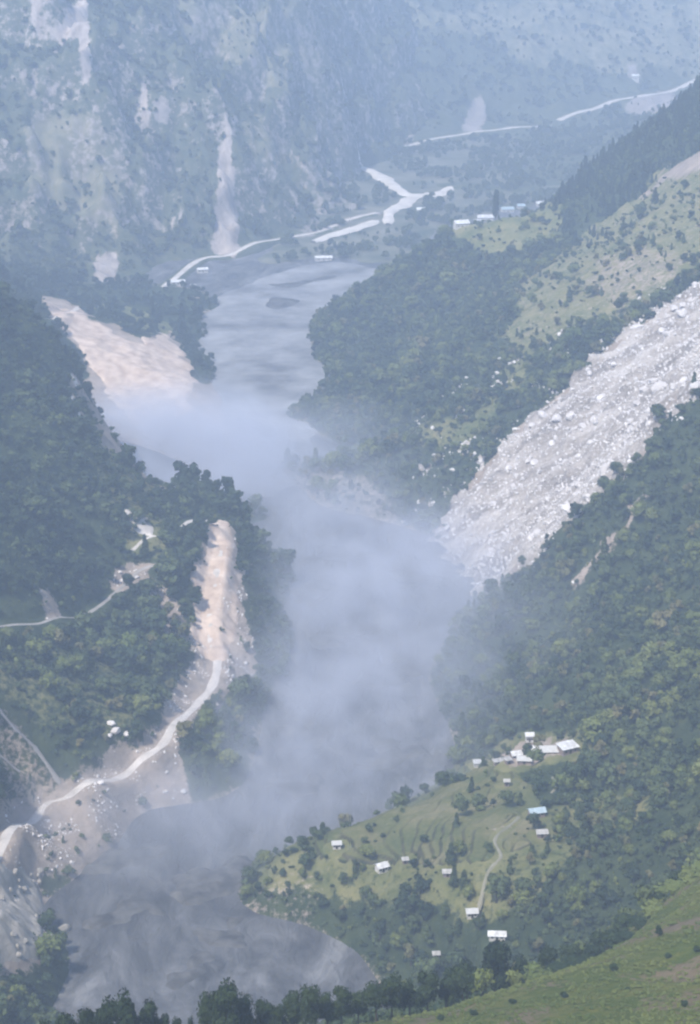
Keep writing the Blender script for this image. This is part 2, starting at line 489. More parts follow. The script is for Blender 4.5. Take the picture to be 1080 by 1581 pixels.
fm = pts((610, 235, 2760), (720, 207, 2880), (870, 184, 2950), (1050, 134, 3170), (600, 150, 2900), (600, 0, 3150), (800, 100, 3120), (800, 0, 3300),
         (1080, 70, 3330), (1080, 0, 3450), (800, 280, 2500), (700, 285, 2480), (960, 240, 2620), (1080, 200, 2750), (520, 215, 2800))
fm += [(-200, 2600, -10), (0, 2450, -10), (200, 2350, -10), (500, 2300, -10), (900, 2500, 20), (1200, 2900, 90), (-300, 3100, 200), (0, 3600, 330),
       (400, 3800, 330), (900, 3900, 330), (-300, 4200, 520), (300, 4300, 520), (900, 4400, 500), (1400, 3600, 300), (1400, 4400, 510)]
_w = CM.X + 30 * fbm(CM.X, CM.Y, 140, 3, 51)
_k = np.clip((CM.Z - 10) / 60, 0, 1)
CM.Z += _k * (46 * (0.28 - np.abs(perlin(_w / 85.0, CM.Y / 420.0 + 3))) + 20 * (0.28 - np.abs(perlin(_w / 34.0 + 7, CM.Y / 170.0))))
FM = Sheet('far_mountain', -400, 1400, 2320, 4400, 6.0, fm, 20.0, 160, 44.0, 47.0, oct=6, bands=0)

nh = pts((1080, 1400, 430), (1080, 1352, 470), (1000, 1432, 430), (900, 1492, 400), (800, 1532, 380), (650, 1580, 350),
         (1080, 1500, 370), (1080, 1581, 320), (800, 1590, 330))
nh += [(0, 0, 446), (0, 100, 366), (0, 200, 296), (0, 290, 232), (-45, 325, 210), (-100, 330, 200), (-160, 320, 190), (-250, 300, 160),
       (0, 420, 150), (-80, 420, 140), (60, 450, 150), (0, 520, 80), (90, 540, 95), (-100, 520, 70), (180, 480, 205), (230, 420, 250), (320, 350, 320),
       (200, 560, 160), (150, 200, 330), (300, 150, 400), (-200, 100, 330), (-200, 420, 100), (-300, 500, 20), (300, 0, 470), (-300, 0, 400), (0, -80, 480)]
NH = Sheet('meadow_hillside', -320, 320, -80, 580, 2.5, nh, 3.0, 50, 1.5, 59.0)

SHEETS = [RW, LW, LB, CM, FM, NH]


def z_all(x, y):
    r = np.zeros(np.shape(x))
    for s in SHEETS:
        r = np.maximum(r, s.z(x, y))
    return r


def hit(u, v, only=None, near=150.0, far=4300.0):
    """where the line of sight through a picture point meets the ground"""
    dx, dy, dz = ray(u, v)
    Y = np.arange(near, far, 1.0)
    x = dx / dy * Y; z = CAM_H + dz / dy * Y
    zz = only.z(x, Y) if only is not None else z_all(x, Y)
    k = np.nonzero(z <= zz)[0]
    if len(k) == 0:
        return Vector(G(u, v))
    i = k[0]
    return Vector((x[i], Y[i], float(zz[i])))


# terraced fields on the right bank
RW.project()
TERR = [(455, 1300), (560, 1255), (640, 1205), (720, 1172), (800, 1195), (835, 1240), (830, 1300), (760, 1330), (620, 1335), (500, 1330)]
for s in SHEETS: s.project()
# rain gullies on the bare left bank
GULLY = [(-60, 1100), (100, 1215), (250, 1130), (300, 1000), (305, 880), (330, 812), (372, 880), (402, 1010), (400, 1045), (290, 1125), (295, 1240), (200, 1280), (30, 1330), (-60, 1500)]
gm = blur(inpoly(LW.U, LW.V, GULLY).astype(float), 3)
wy = LW.Y + 0.35 * LW.X + 9 * fbm(LW.X, LW.Y, 40, 3, 14)
LW.Z -= gm * np.clip(LW.Z / 10, 0, 1) * (3.4 * (0.5 - np.abs(perlin(wy / 13.0, LW.X / 90.0))) ** 2 * 4 + 1.2 * np.abs(perlin(wy / 5.0, LW.X / 40.0)))
for s in SHEETS: s.project()


# ------------------------------------------------------------------ roads: follow the ground, cut a bench into it
def catmull(P, n=8):
    out = []
    for i in range(len(P) - 1):
        p0 = P[max(i - 1, 0)]; p1 = P[i]; p2 = P[i + 1]; p3 = P[min(i + 2, len(P) - 1)]
        for k in range(n):
            t = k / n
            out.append(0.5 * ((2 * p1) + (p2 - p0) * t + (2 * p0 - 5 * p1 + 4 * p2 - p3) * t * t + (3 * p1 - p0 - 3 * p2 + p3) * t ** 3))
    out.append(P[-1])
    return out


ROADS = []


def road(name, label, uv, width, mat, sheet=None, lift=0.35, smooth=6, cat='road', wob=0.25, zlow=0.0):
    P = [hit(u, v, sheet) for u, v in uv]
    L = catmull(P, 8)
    L = np.array([[p.x, p.y, p.z] for p in L])
    zz = z_all(L[:, 0], L[:, 1]) if sheet is None else np.maximum(sheet.z(L[:, 0], L[:, 1]), zlow)
    for _ in range(smooth):
        zz[1:-1] = (zz[:-2] + 2 * zz[1:-1] + zz[2:]) / 4
    L[:, 2] = zz
    ROADS.append((name, label, L, width, mat, lift, cat, wob))
    for s in ([sheet] if sheet else SHEETS):
        bx = (L[:, 0].min() - 20, L[:, 0].max() + 20, L[:, 1].min() - 20, L[:, 1].max() + 20)
        iy = np.nonzero((s.ys > bx[2]) & (s.ys < bx[3]))[0]; ix = np.nonzero((s.xs > bx[0]) & (s.xs < bx[1]))[0]
        if len(iy) == 0 or len(ix) == 0: continue
        sl = np.ix_(iy, ix)
        X, Y = s.X[sl], s.Y[sl]
        best = np.full(X.shape, 1e9); zr = np.zeros(X.shape)
        for i in range(len(L) - 1):
            ax, ay, az = L[i]; bx_, by_, bz = L[i + 1]
            dx, dy = bx_ - ax, by_ - ay
            t = np.clip(((X - ax) * dx + (Y - ay) * dy) / max(dx * dx + dy * dy, 1e-6), 0, 1)
            d = np.hypot(X - ax - t * dx, Y - ay - t * dy)
            k = d < best
            best = np.where(k, d, best); zr = np.where(k, az + t * (bz - az), zr)
        h = width * 0.5 + s.step * 0.75
        w = np.clip(1 - (best - h) / (width * 0.7 + s.step), 0, 1)
        w = w * w * (3 - 2 * w)
        Z = s.Z[sl]
        if sheet is None:   # only carve the sheet that forms the surface here
            w = np.where(Z > zr - 12, w, 0)
        s.Z[sl] = Z * (1 - w) + zr * w


road('dirt_road', 'pale dirt road curving along the left hillside above the grey river', [(-30, 1345), (0, 1315), (60, 1266), (110, 1229), (160, 1206), (210, 1186), (248, 1152), (270, 1118),
      (308, 1088), (330, 1052), (336, 1020), (324, 985), (326, 940), (334, 890), (342, 840)], 5.5, M['pale_road'], LW)
road('dirt_road', 'narrow track across the dark forest slope on the left', [(-30, 972), (0, 970), (60, 966), (110, 956), (150, 939), (188, 908), (212, 884), (238, 874)], 3.2, M['dim_road'], LW)
road('dirt_road', 'short zigzag track below the pale wedge shaped scar', [(204, 852), (222, 834), (240, 828)], 3.0, M['pale_road'], LW)
road('dirt_road', 'short pale track curving over the knoll beside the pink scar', [(282, 815), (292, 806), (315, 804), (345, 812)], 4.0, M['pale_road'], LW)
road('dirt_road', 'dim grey track descending the bare slope at the left edge', [(-10, 1085), (20, 1122), (55, 1160), (95, 1212)], 3.5, M['dim_road'], LW)
road('dirt_road', 'short dim track at the left edge below the longer one', [(-10, 1160), (12, 1180), (34, 1200)], 3.0, M['dim_road'], LW)
road('footpath', 'winding pale footpath between the terraces and the lower houses', [(800, 1262), (782, 1278), (763, 1298), (772, 1322), (752, 1350), (744, 1378), (738, 1408)], 1.7, M['foot_track'], RW, cat='path')
road('footpath', 'short pale green path just below the riverside hamlet', [(852, 1200), (858, 1212), (850, 1226)], 1.7, M['foot_track'], RW, cat='path')
road('dirt_road', 'white road bench cutting across the top of the pink scar', [(72, 492), (92, 484), (122, 474)], 7.0, M['pale_road'], LB)
road('dirt_road', 'hazy riverside road along the foot of the cliff mountain', [(180, 474), (225, 462), (262, 446), (310, 428), (360, 405), (425, 388), (490, 370), (540, 356), (580, 342)], 8.0, M['pale_road'], CM, zlow=2.4)
road('dirt_road', 'far pale road rising to the right across the hazy mountain', [(595, 241), (640, 224), (690, 211), (725, 205), (760, 202), (810, 196), (866, 185)], 13.0, M['pale_road'], FM, zlow=2.4)
road('dirt_road', 'farthest pale road slanting up towards the right edge', [(860, 186), (900, 171), (940, 160), (1000, 145), (1060, 131), (1100, 122)], 15.0, M['pale_road'], FM, zlow=2.4)

for s in SHEETS: s.project()

# ------------------------------------------------------------------ level pads for the houses
HOUSE_UV = [(820, 1163, 6.8), (816, 1144, 3.6), (795, 1166, 4.6), (875, 1160, 8), (846, 1160, 8), (808, 1178, 6), (739, 1184, 5.5), (768, 1181, 4.5), (783, 1180, 2.6), (781, 1213, 2), (827, 1260, 6.5), (835, 1292, 4),
            (520, 1310, 3.4), (588, 1345, 4.6), (624, 1333, 2), (690, 1354, 3.6), (727, 1420, 4), (766, 1451, 6.2), (672, 1482, 2.2)]
PADS = {}
for u, v, w in HOUSE_UV:
    p = hit(u, v, RW)
    d = np.hypot(RW.X - p.x, RW.Y - p.y)
    k = np.clip(1 - (d - w * 0.75 - 1.5) / 5.0, 0, 1); k = k * k * (3 - 2 * k)
    RW.Z = RW.Z * (1 - k) + p.z * k
    PADS[(u, v)] = p
for s in SHEETS: s.project()

# ------------------------------------------------------------------ painted ground cover (what grows or lies there)
GREY_BANK = [(-60, 1330), (0, 1285), (60, 1232), (95, 1205), (150, 1180), (170, 1150), (215, 1140), (250, 1110), (256, 1085), (300, 1010), (300, 930), (306, 880), (318, 812),
             (362, 812), (372, 880), (380, 950), (402, 1010), (400, 1045), (350, 1085), (290, 1125), (275, 1150), (295, 1215), (285, 1245), (200, 1275), (90, 1300), (30, 1320), (-60, 1380)]
PINK_STRIP = [(318, 806), (354, 804), (366, 830), (366, 862), (390, 872), (372, 892), (370, 930), (366, 980), (348, 1025), (318, 1015), (296, 985), (300, 940), (302, 905), (296, 900), (298, 868), (314, 876), (318, 850)]
WEDGE = [(190, 782), (202, 786), (214, 800), (228, 796), (240, 816), (236, 830), (214, 826), (204, 815)]
LW.paint('soil', GREY_BANK, 0.85)
LW.paint('soil', [(-60, 1260), (100, 1232), (280, 1180), (292, 1250), (200, 1300), (120, 1345), (60, 1360), (-60, 1345)], 0.85)
LW.paint('soil', [(-60, 1080), (0, 1095), (40, 1130), (95, 1210), (60, 1240), (-60, 1320)], 0.48)
LW.paint('soil', [(-80, 1318), (0, 1322), (48, 1348), (66, 1375), (74, 1410), (72, 1450), (78, 1480), (40, 1500), (0, 1505), (-80, 1505)], 1.0, 3)
LW.paint('soil', [(60, 905), (75, 900), (95, 950), (70, 955)], 0.8)
LW.paint('soil', [(170, 880), (200, 868), (240, 868), (225, 905), (180, 915)], 0.85)
LW.paint('soil', [(215, 880), (245, 900), (290, 960), (300, 1010), (280, 1010), (250, 960)], 0.78)
LW.paint('grass', [(-60, 1000), (60, 990), (200, 1040), (230, 1110), (150, 1150), (60, 1120), (-60, 1050)], 0.5)
LW.paint('grass', [(150, 660), (200, 690), (260, 790), (250, 860), (200, 860), (150, 760)], 0.62)
LW.paint('soil', [(105, 575), (125, 580), (128, 655), (110, 650)], 0.7)
LW.paint('soil', [(125, 600), (190, 660), (250, 730), (255, 762), (220, 740), (160, 690)], 0.8)
SLIDE = [(1130, 395), (1080, 432), (1000, 490), (935, 540), (880, 590), (845, 612), (800, 665), (765, 700), (735, 745), (700, 770), (680, 815), (668, 845), (690, 880),
         (725, 915), (745, 918), (790, 880), (830, 845), (880, 800), (930, 752), (990, 690), (1010, 655), (1040, 620), (1080, 598), (1130, 570)]
OLIVE = [(1140, 200), (1080, 240), (1010, 270), (985, 305), (950, 330), (890, 365), (840, 410), (790, 440), (800, 490), (760, 520), (800, 540), (880, 520), (940, 500), (1000, 470), (1060, 430), (1140, 390)]
RW.paint('soil', [(p[0] + (6 if p[0] > 800 else 0), p[1]) for p in SLIDE], 0.90)
RW.paint('grass', OLIVE, 0.85)
RW.paint('soil', [(1140, 195), (1080, 235), (1040, 255), (1000, 290), (985, 300), (1000, 305), (1040, 275), (1080, 262), (1140, 240)], 0.85)
RW.paint('soil', [(930, 400), (1000, 380), (1060, 400), (1020, 440), (960, 470), (900, 450)], 0.5)
RW.paint('soil', OLIVE, 0.36)
FIELD = [(695, 345), (735, 335), (790, 318), (860, 308), (872, 340), (850, 372), (770, 392), (720, 380)]
RW.paint('grass', FIELD, 0.95)
RW.paint('grass', [(720, 640), (640, 660), (620, 680), (700, 700), (780, 620), (830, 560), (820, 520), (780, 560)], 0.62)
RW.paint('grass', TERR, 0.95)
RW.paint('grass', [(600, 1330), (760, 1325), (870, 1230), (1000, 1210), (1010, 1260), (900, 1290), (850, 1380), (740, 1430), (620, 1400), (500, 1400), (440, 1350), (460, 1320)], 0.62)
RW.paint('grass', [(420, 1310), (480, 1285), (520, 1300), (500, 1360), (430, 1380), (380, 1370)], 0.75)
RW.paint('grass', [(740, 1165), (800, 1125), (900, 1130), (920, 1170), (860, 1190), (760, 1190)], 0.8)
RW.paint('soil', [(770, 1172), (800, 1145), (880, 1142), (870, 1165), (830, 1180)], 0.75)
RW.paint('soil', [(400, 1350), (470, 1330), (520, 1345), (500, 1400), (480, 1440), (420, 1420), (385, 1400)], 0.36)
RW.paint('soil', [(590, 1270), (640, 1255), (700, 1240), (760, 1250), (800, 1280), (740, 1290), (640, 1300)], 0.45)
RW.paint('soil', [(878, 912), (884, 888), (905, 868), (930, 848), (938, 826), (962, 808), (978, 770), (1000, 745), (1004, 760), (985, 790), (968, 820), (940, 850), (912, 880), (900, 912)], 0.72, 9, 12)
RW.paint('soil', [(440, 720), (470, 690), (520, 720), (600, 760), (620, 800), (560, 810), (460, 790)], 0.5)
LB.paint('soil', [(55, 450), (120, 470), (160, 500), (215, 520), (265, 515), (300, 575), (300, 640), (200, 680), (150, 620), (120, 540), (85, 500)], 1.0)
LB.paint('soil', [(120, 590), (400, 590), (460, 760), (60, 800)], 1.0)
LB.paint('grass', [(130, 465), (230, 480), (280, 510), (260, 520), (200, 500)], 0.8)
CM.paint('grass', [(30, 200), (90, 160), (160, 170), (190, 300), (180, 350), (130, 340), (60, 300)], 0.85, 14, 60)
CM.paint('grass', [(250, 0), (500, 0), (510, 100), (450, 150), (380, 120), (300, 60)], 0.62, 14, 60)
CM.paint('grass', [(370, 180), (440, 190), (450, 250), (400, 280)], 0.6, 10, 60)
# bare rock where the mountain face is steep, and on the streaked buttresses
gy, gx = np.gradient(CM.Z, CM.step)
steep = np.hypot(gx, gy)
CM.attr['rock'] = np.maximum(CM.attr['rock'], np.clip((steep - 1.35) * 0.7, 0, 0.44) * (CM.Z > 12))
for poly in ([(332, 395), (330, 330), (336, 300), (338, 240), (344, 185), (354, 190), (358, 260), (366, 320), (368, 400)],
             [(216, 205), (214, 170), (220, 125), (228, 128), (230, 205)], [(203, 190), (206, 160), (211, 160), (210, 192)],
             [(50, 0), (68, 0), (62, 28), (84, 44), (100, 40), (104, 18), (118, 0), (140, 0), (138, 80), (142, 118), (128, 130), (122, 60), (90, 66), (60, 50)],
             [(145, 395), (180, 385), (182, 440), (145, 438)]):
    CM.paint('rock', poly, 0.85, 5, 22)
CM.paint('soil', [(235, 190), (238, 150), (255, 140), (268, 180), (260, 195)], 0.75, 4, 40)
CM.paint('soil', [(480, 245), (520, 240), (600, 260), (640, 300), (600, 330), (540, 350), (480, 370), (430, 385), (480, 340)], 0.5, 6, 40)
FM.paint('soil', [(595, 235), (600, 180), (625, 170), (640, 225)], 0.7, 6, 60)
FM.paint('soil', [(715, 200), (720, 165), (735, 135), (748, 165), (750, 200)], 0.95, 5, 60)
FM.paint('soil', [(965, 118), (968, 95), (980, 105), (986, 122)], 0.95, 3, 60)
FM.paint('soil', [(960, 160), (1040, 140), (1040, 165), (990, 185)], 0.8, 6, 60)
FM.paint('grass', [(500, 0), (1200, 0), (1200, 110), (900, 110), (760, 60), (600, 60)], 0.6, 20, 100)
NH.attr['grass'] = 0.5 + 0.5 * fbm(NH.X, NH.Y, 40, 4, 6)
NH.attr['soil'] = np.clip(0.30 + 1.0 * fbm(NH.X, NH.Y, 22, 5, 16), 0, 0.7) * (NH.Y < 480)
for s in (RW, LW, LB):      # washed stony margin along the water
    s.attr['soil'] = np.maximum(s.attr['soil'], np.where(s.Z < 1.0 + 4.0 * fbm(s.X, s.Y, 24, 3, 5), 0.55, 0))
for s in SHEETS:
    for k in s.attr: s.attr[k] = blur(s.attr[k], 1)

info = {
    'right_hillside': (M['slope'], 'hazy green valley side on the right with terraces and forest', 'hillside'),
    'left_hillside': (M['slope'], 'steep dark valley side on the left above the river bend', 'hillside'),
    'far_left_bank': (M['slope'], 'low bank behind the left spur holding the pink earth scar', 'riverbank'),
    'cliff_mountain': (M['cliff'], 'hazy blue cliff mountain with pale rock streaks, upper left', 'mountain'),
    'far_mountain': (M['cliff'], 'farthest hazy mountain slope at the upper right', 'mountain'),
    'meadow_hillside': (M['meadow'], 'green grassy meadow slope in the bottom right corner', 'meadow'),
}
for s in SHEETS:
    m, lab, cat = info[s.name]
    keep = s.Z > -14 if s is not NH else None
    o = grid_mesh(s.name, s.X, s.Y, s.Z, m, s.attr, keep)
    tag(o, lab, cat, kind='structure')

# valley floor and grey flood river
gX, gY = np.meshgrid(np.linspace(-3000, 3000, 61), np.linspace(-600, 5400, 61))
o = grid_mesh('ground', gX, gY, np.full(gX.shape, -6.0), M['gravel'])
tag(o, 'valley ground under the river and beyond the hills', 'ground', kind='structure')
rX, rY = np.meshgrid(np.arange(-330, 331, 5.0), np.arange(480, 2760, 5.0))
rZ = 1.1 * fbm(rX, rY * 0.6, 34, 5, 13)
o = grid_mesh('river', rX, rY, rZ, M['river'])
tag(o, 'grey muddy flood river filling the valley bottom', 'river', kind='structure')

# gravel shoals standing out of the upper river
SHOALS = [([(285, 520), (330, 465), (420, 422), (500, 402), (560, 408), (605, 425), (605, 480), (605, 515), (560, 550), (510, 575), (480, 640), (480, 720), (430, 770), (300, 750), (240, 640), (285, 560)], 'broad pale gravel bed of the upper river bend', 'pale_gravel', 2.4),
          ([(395, 472), (430, 456), (470, 464), (455, 478), (415, 482)], 'small dark gravel island in the upper river bend', 'mud', 3.4),
          ([(465, 505), (500, 488), (545, 496), (540, 512), (500, 518)], 'low dark gravel island beside the wooded spur', 'mud', 3.4),
          ([(400, 440), (450, 438), (520, 424), (552, 418), (520, 434), (450, 447)], 'thin dark gravel ridge at the far end of the pale gravel bed', 'mud', 3.2),
          ([(400, 402), (450, 360), (470, 300), (470, 235), (560, 225), (700, 205), (880, 190), (920, 300), (760, 330), (680, 350), (620, 405), (560, 404), (500, 396), (430, 410)], 'scrubby flat land between the pale tracks of the far valley bend', 'scrub', 2.4)]
for i, (poly, lab, gmat, gh) in enumerate(SHOALS):
    wp = np.array([G(u, v)[:2] for u, v in poly])
    x0, y0 = wp.min(0) - 15; x1, y1 = wp.max(0) + 15
    X, Y = np.meshgrid(np.arange(x0, x1, 4.0), np.arange(y0, y1, 4.0))
    wx, wy = X + 14 * fbm(X, Y, 45, 3, 2.0), Y + 14 * fbm(X, Y, 45, 3, 8.0)
    m = blur(inpoly(wx, wy, [tuple(p) for p in wp]).astype(float), 4)
    Z = -1.2 + gh * m + 0.5 * fbm(X, Y, 25, 4, 4.0) * m
    o = grid_mesh('gravel_bar', X, Y, Z, M[gmat], None, m > 0.02)
    tag(o, lab, 'gravel bar', kind='structure')


MUD = [[(440, 915), (480, 900), (530, 905), (520, 925), (470, 940)], [(480, 985), (540, 960), (570, 970), (540, 995), (490, 1005)], [(600, 885), (640, 875), (675, 890), (660, 905), (610, 905)],
       [(415, 1110), (440, 1112), (475, 1122), (470, 1130), (430, 1122)], [(560, 1165), (600, 1150), (650, 1150), (630, 1175), (580, 1185)], [(430, 1215), (480, 1200), (520, 1205), (490, 1228), (440, 1235)],
       [(240, 1390), (300, 1345), (400, 1325), (380, 1360), (330, 1390), (280, 1410)], [(250, 1520), (300, 1480), (330, 1460), (345, 1475), (310, 1510), (270, 1530)], [(150, 1420), (190, 1395), (240, 1400), (215, 1425), (170, 1440)],
       [(460, 855), (510, 845), (560, 850), (540, 865), (480, 870)], [(560, 1040), (610, 1020), (650, 1030), (620, 1050), (570, 1060)], [(120, 1330), (180, 1310), (260, 1305), (240, 1325), (160, 1345)], [(310, 1440), (350, 1420), (400, 1440), (370, 1455), (320, 1460)]]
MUD_AT = ['under the dust veil near the left bank', 'in the middle of the dusty reach', 'near the landslide foot', 'by the left bank, thin and curved', 'close to the hamlet bank', 'opposite the end of the left dirt road',
          'in the dark lower reach', 'just above the bottom treeline', 'beside the tan outcrop', 'at the top of the dusty reach', 'in the lower middle of the dusty reach', 'along the bare left bank', 'beside the lower bluff']
for i, (poly, where) in enumerate(zip(MUD, MUD_AT)):
    wp = np.array([G(u, v)[:2] for u, v in poly])
    x0, y0 = wp.min(0) - 10; x1, y1 = wp.max(0) + 10
    X, Y = np.meshgrid(np.arange(x0, x1, 1.2), np.arange(y0, y1, 1.2))
    wx, wy = X + 16 * fbm(X, Y, 22, 4, 2.0 + i), Y + 16 * fbm(X, Y, 22, 4, 8.0 + i)
    m = blur(inpoly(wx, wy, [tuple(p) for p in wp]).astype(float), 5)
    m = np.clip(m + 0.55 * fbm(X, Y, 11, 4, 4.0 + i) * (m > 0.02), 0, 1)
    Z = -0.9 + 2.3 * m + 0.7 * fbm(X, Y, 6, 4, 4.0) * m
    o = grid_mesh('mud_bar', X, Y, Z, M['mud'], None, m > 0.03)
    tag(o, 'dark mud bar in the grey river ' + where, 'mud bar', kind='structure')


# ------------------------------------------------------------------ bare patches laid on the slopes
def patch(name, label, cat, sheet, poly, step, mat, lift, amp, ascale, ridge=0.0, wob=6.0, ws=22.0, bl=3, rag=0):
    inside = inpoly(sheet.U, sheet.V, poly)
    x0, x1 = sheet.X[inside].min() - 8, sheet.X[inside].max() + 8
    y0, y1 = sheet.Y[inside].min() - 8, sheet.Y[inside].max() + 8
    X, Y = np.meshgrid(np.arange(x0, x1, step), np.arange(y0, y1, step))
    Z = sheet.z(X, Y)
    U, V = proj(X, Y, Z)
    m = inpoly(U + wob * 2 * fbm(X, Y, ws, 4, 1.5), V + wob * 2 * fbm(X, Y, ws, 4, 6.5), poly).astype(float)
    if rag:
        m = ((blur(m, rag) + 0.95 * fbm(X, Y, 17, 5, 12.0)) > 0.42).astype(float)
    m = blur(m, bl)
    lump = amp * fbm(X, Y, ascale, 5, 3.0) + ridge * (fbm(X, Y, ascale * 1.4, 3, 8.0, True) - 0.5)
    Zp = Z - 1.5 + (1.5 + lift + np.maximum(lump, -lift * 0.8)) * np.clip(m * 1.3, 0, 1)
    o = grid_mesh(name, X, Y, Zp, mat, None, m > 0.08)
    tag(o, label, cat, kind='structure')
    return X, Y, Zp, m


def terrace_mat():
    m, n, l, b = new_mat('terrace_field')
    g = n.new('ShaderNodeNewGeometry'); sx_ = n.new('ShaderNodeSeparateXYZ'); l.new(g.outputs['Normal'], sx_.inputs[0])
    mr = n.new('ShaderNodeMapRange'); mr.inputs[1].default_value, mr.inputs[2].default_value = 0.72, 0.93
    l.new(sx_.outputs['Z'], mr.inputs[0])
    crop = ramp(n, l, noise_node(n, l, 0.035, 3, 0.5).outputs[0], [(0.36, (0.060, 0.080, 0.026)), (0.5, (0.110, 0.112, 0.042)), (0.62, (0.19, 0.165, 0.090))]).outputs[0]
    fleck = ramp(n, l, noise_node(n, l, 0.5, 5, 0.7).outputs[0], [(0.35, (0.055, 0.075, 0.025)), (0.65, (0.19, 0.175, 0.085))]).outputs[0]
    bank = ramp(n, l, noise_node(n, l, 0.3, 5, 0.7).outputs[0], [(0.35, (0.022, 0.034, 0.014)), (0.65, (0.085, 0.075, 0.045))]).outputs[0]
    l.new(mixc(n, l, mr.outputs[0], bank, mixc(n, l, 0.35, crop, fleck)), b.inputs['Base Color'])
    b.inputs['Roughness'].default_value = 0.95; b.inputs['Specular IOR Level'].default_value = 0.1
    return m


M['terrace'] = terrace_mat()
ins = inpoly(RW.U, RW.V, TERR)
X, Y = np.meshgrid(np.arange(RW.X[ins].min() - 5, RW.X[ins].max() + 5, 0.8), np.arange(RW.Y[ins].min() - 5, RW.Y[ins].max() + 5, 0.8))
Zt = RW.z(X, Y); U, V = proj(X, Y, Zt)
m = inpoly(U + 10 * fbm(X, Y, 25, 3, 4), V + 10 * fbm(X, Y, 25, 3, 14), TERR).astype(float)
ddt = np.full(X.shape, 1e9)
for _n, _l, L, w_, *_r in ROADS:
    if _n == 'footpath':
        for q_ in L: ddt = np.minimum(ddt, np.hypot(X - q_[0], Y - q_[1]) - 2.5)
for q_ in PADS.values(): ddt = np.minimum(ddt, np.hypot(X - q_.x, Y - q_.y) - 6.0)
m = blur(m * (ddt > 0), 4)
wp_ = 1.6 * fbm(X, Y, 45, 2, 77)
q = (blur(Zt, 12) + wp_) / 2.1; fq = q - np.floor(q)
st = (np.floor(q) + np.clip((fq - 0.80) / 0.20, 0, 1)) * 2.1 - wp_
Zt = Zt - 1.2 + (np.maximum(st + 1.15, Zt + 0.05) - Zt + 1.2) * np.clip(m * 1.4, 0, 1)
o = grid_mesh('terraced_field', X, Y, Zt, M['terrace'], None, m > 0.08, smooth=False)
tag(o, 'stepped green and tan terraced fields above the river', 'terraced field', kind='structure')

SL = patch('landslide', 'broad pale grey landslide scree running down the right hillside', 'landslide', RW, SLIDE, 1.3, M['rubble'], 1.0, 7.5, 19, 4.0, 14.0, 24.0, 2, 70)
patch('earth_scar', 'bright pink bare earth strip down the left spur', 'earth scar', LW, PINK_STRIP, 1.2, M['pink_earth'], 0.6, 1.2, 10, 0.8, 4, 14)
patch('earth_scar', 'small pale wedge of bare earth in the dark left forest', 'earth scar', LW, WEDGE, 1.2, M['pale_road'], 0.6, 1.0, 8, 0.6, 2, 14)
patch('earth_scar', 'thin white streak of bare ground near the top of the left forest', 'earth scar', LW, [(108, 574), (117, 578), (125, 600), (117, 612), (124, 640), (120, 655), (112, 640), (110, 615), (117, 598), (110, 586)], 1.2, M['pale_road'], 0.6, 0.8, 8, 0.5, 1.5, 14)
patch('earth_scar', 'hazy pink earth scar on the bank behind the left spur', 'earth scar', LB,
      [(62, 456), (100, 486), (130, 488), (165, 505), (200, 530), (232, 524), (262, 515), (285, 545), (302, 590), (290, 640), (210, 660), (165, 605), (130, 545), (95, 505)], 1.6, M['pink_earth'], 0.9, 2.0, 34, 1.2, 7, 22)
patch('tan_outcrop', 'pale tan rocky outcrop at the left edge above the dark river', 'rock outcrop', LW,
      [(-60, 1325), (0, 1330), (42, 1352), (58, 1375), (66, 1410), (64, 1445), (72, 1475), (40, 1482), (0, 1486), (-60, 1490)], 0.9, M['tan_rock'], 1.5, 3.0, 9, 2.5, 3, 12)

for name, label, L, width, mat, lift, cat, wob in ROADS:
    n = len(L)
    T = np.gradient(L[:, :2], axis=0); T /= np.linalg.norm(T, axis=1)[:, None] + 1e-9
    N = np.stack([-T[:, 1], T[:, 0]], 1)
    verts = []; faces = []
    cols = (-1, -0.5, 0, 0.5, 1)
    for i in range(n):
        wv = width * 0.5 * (1 + wob * math.sin(i * 0.9) * random.random())
        for c in cols:
            verts.append((L[i, 0] + N[i, 0] * wv * c, L[i, 1] + N[i, 1] * wv * c, L[i, 2] + lift + (0.0 if abs(c) < 1 else -0.5)))
    for i in range(n - 1):
        for c in range(4):
            a = i * 5 + c
            faces.append((a, a + 1, a + 6, a + 5))
    o = mesh_obj(name, verts, faces, mat, smooth=True)
    tag(o, label, cat, kind='structure')


# pale sand tracks on the far valley floor
def ribbon(name, label, uv, widths, mat, z=1.6):
    P = [Vector(G(u, v, z)) for u, v in uv]
    L = catmull(P, 8)
    wd = np.interp(np.linspace(0, 1, len(L)), np.linspace(0, 1, len(widths)), widths)
    verts = []; faces = []
    for i, p in enumerate(L):
        t = (L[min(i + 1, len(L) - 1)] - L[max(i - 1, 0)]).normalized(); nn = Vector((-t.y, t.x, 0))
        for c in (-1, -0.5, 0, 0.5, 1):
            w = wd[i] * 0.5 * (1 + 0.35 * float(perlin(np.array(i * 0.35 + 9), np.array(c + 0.3))) * 2)
            g = max(float(z_all(np.array(p.x + nn.x * w * c), np.array(p.y + nn.y * w * c))), 0.0)
            verts.append((p.x + nn.x * w * c, p.y + nn.y * w * c, max(z, g + 0.5) - (2.0 if abs(c) == 1 else 0) + 0.3 * random.random()))
    for i in range(len(L) - 1):
        for c in range(4):
            a = i * 5 + c; faces.append((a, a + 1, a + 6, a + 5))
    o = mesh_obj(name, verts, faces, mat, smooth=True)
    tag(o, label, 'sand track', kind='structure')


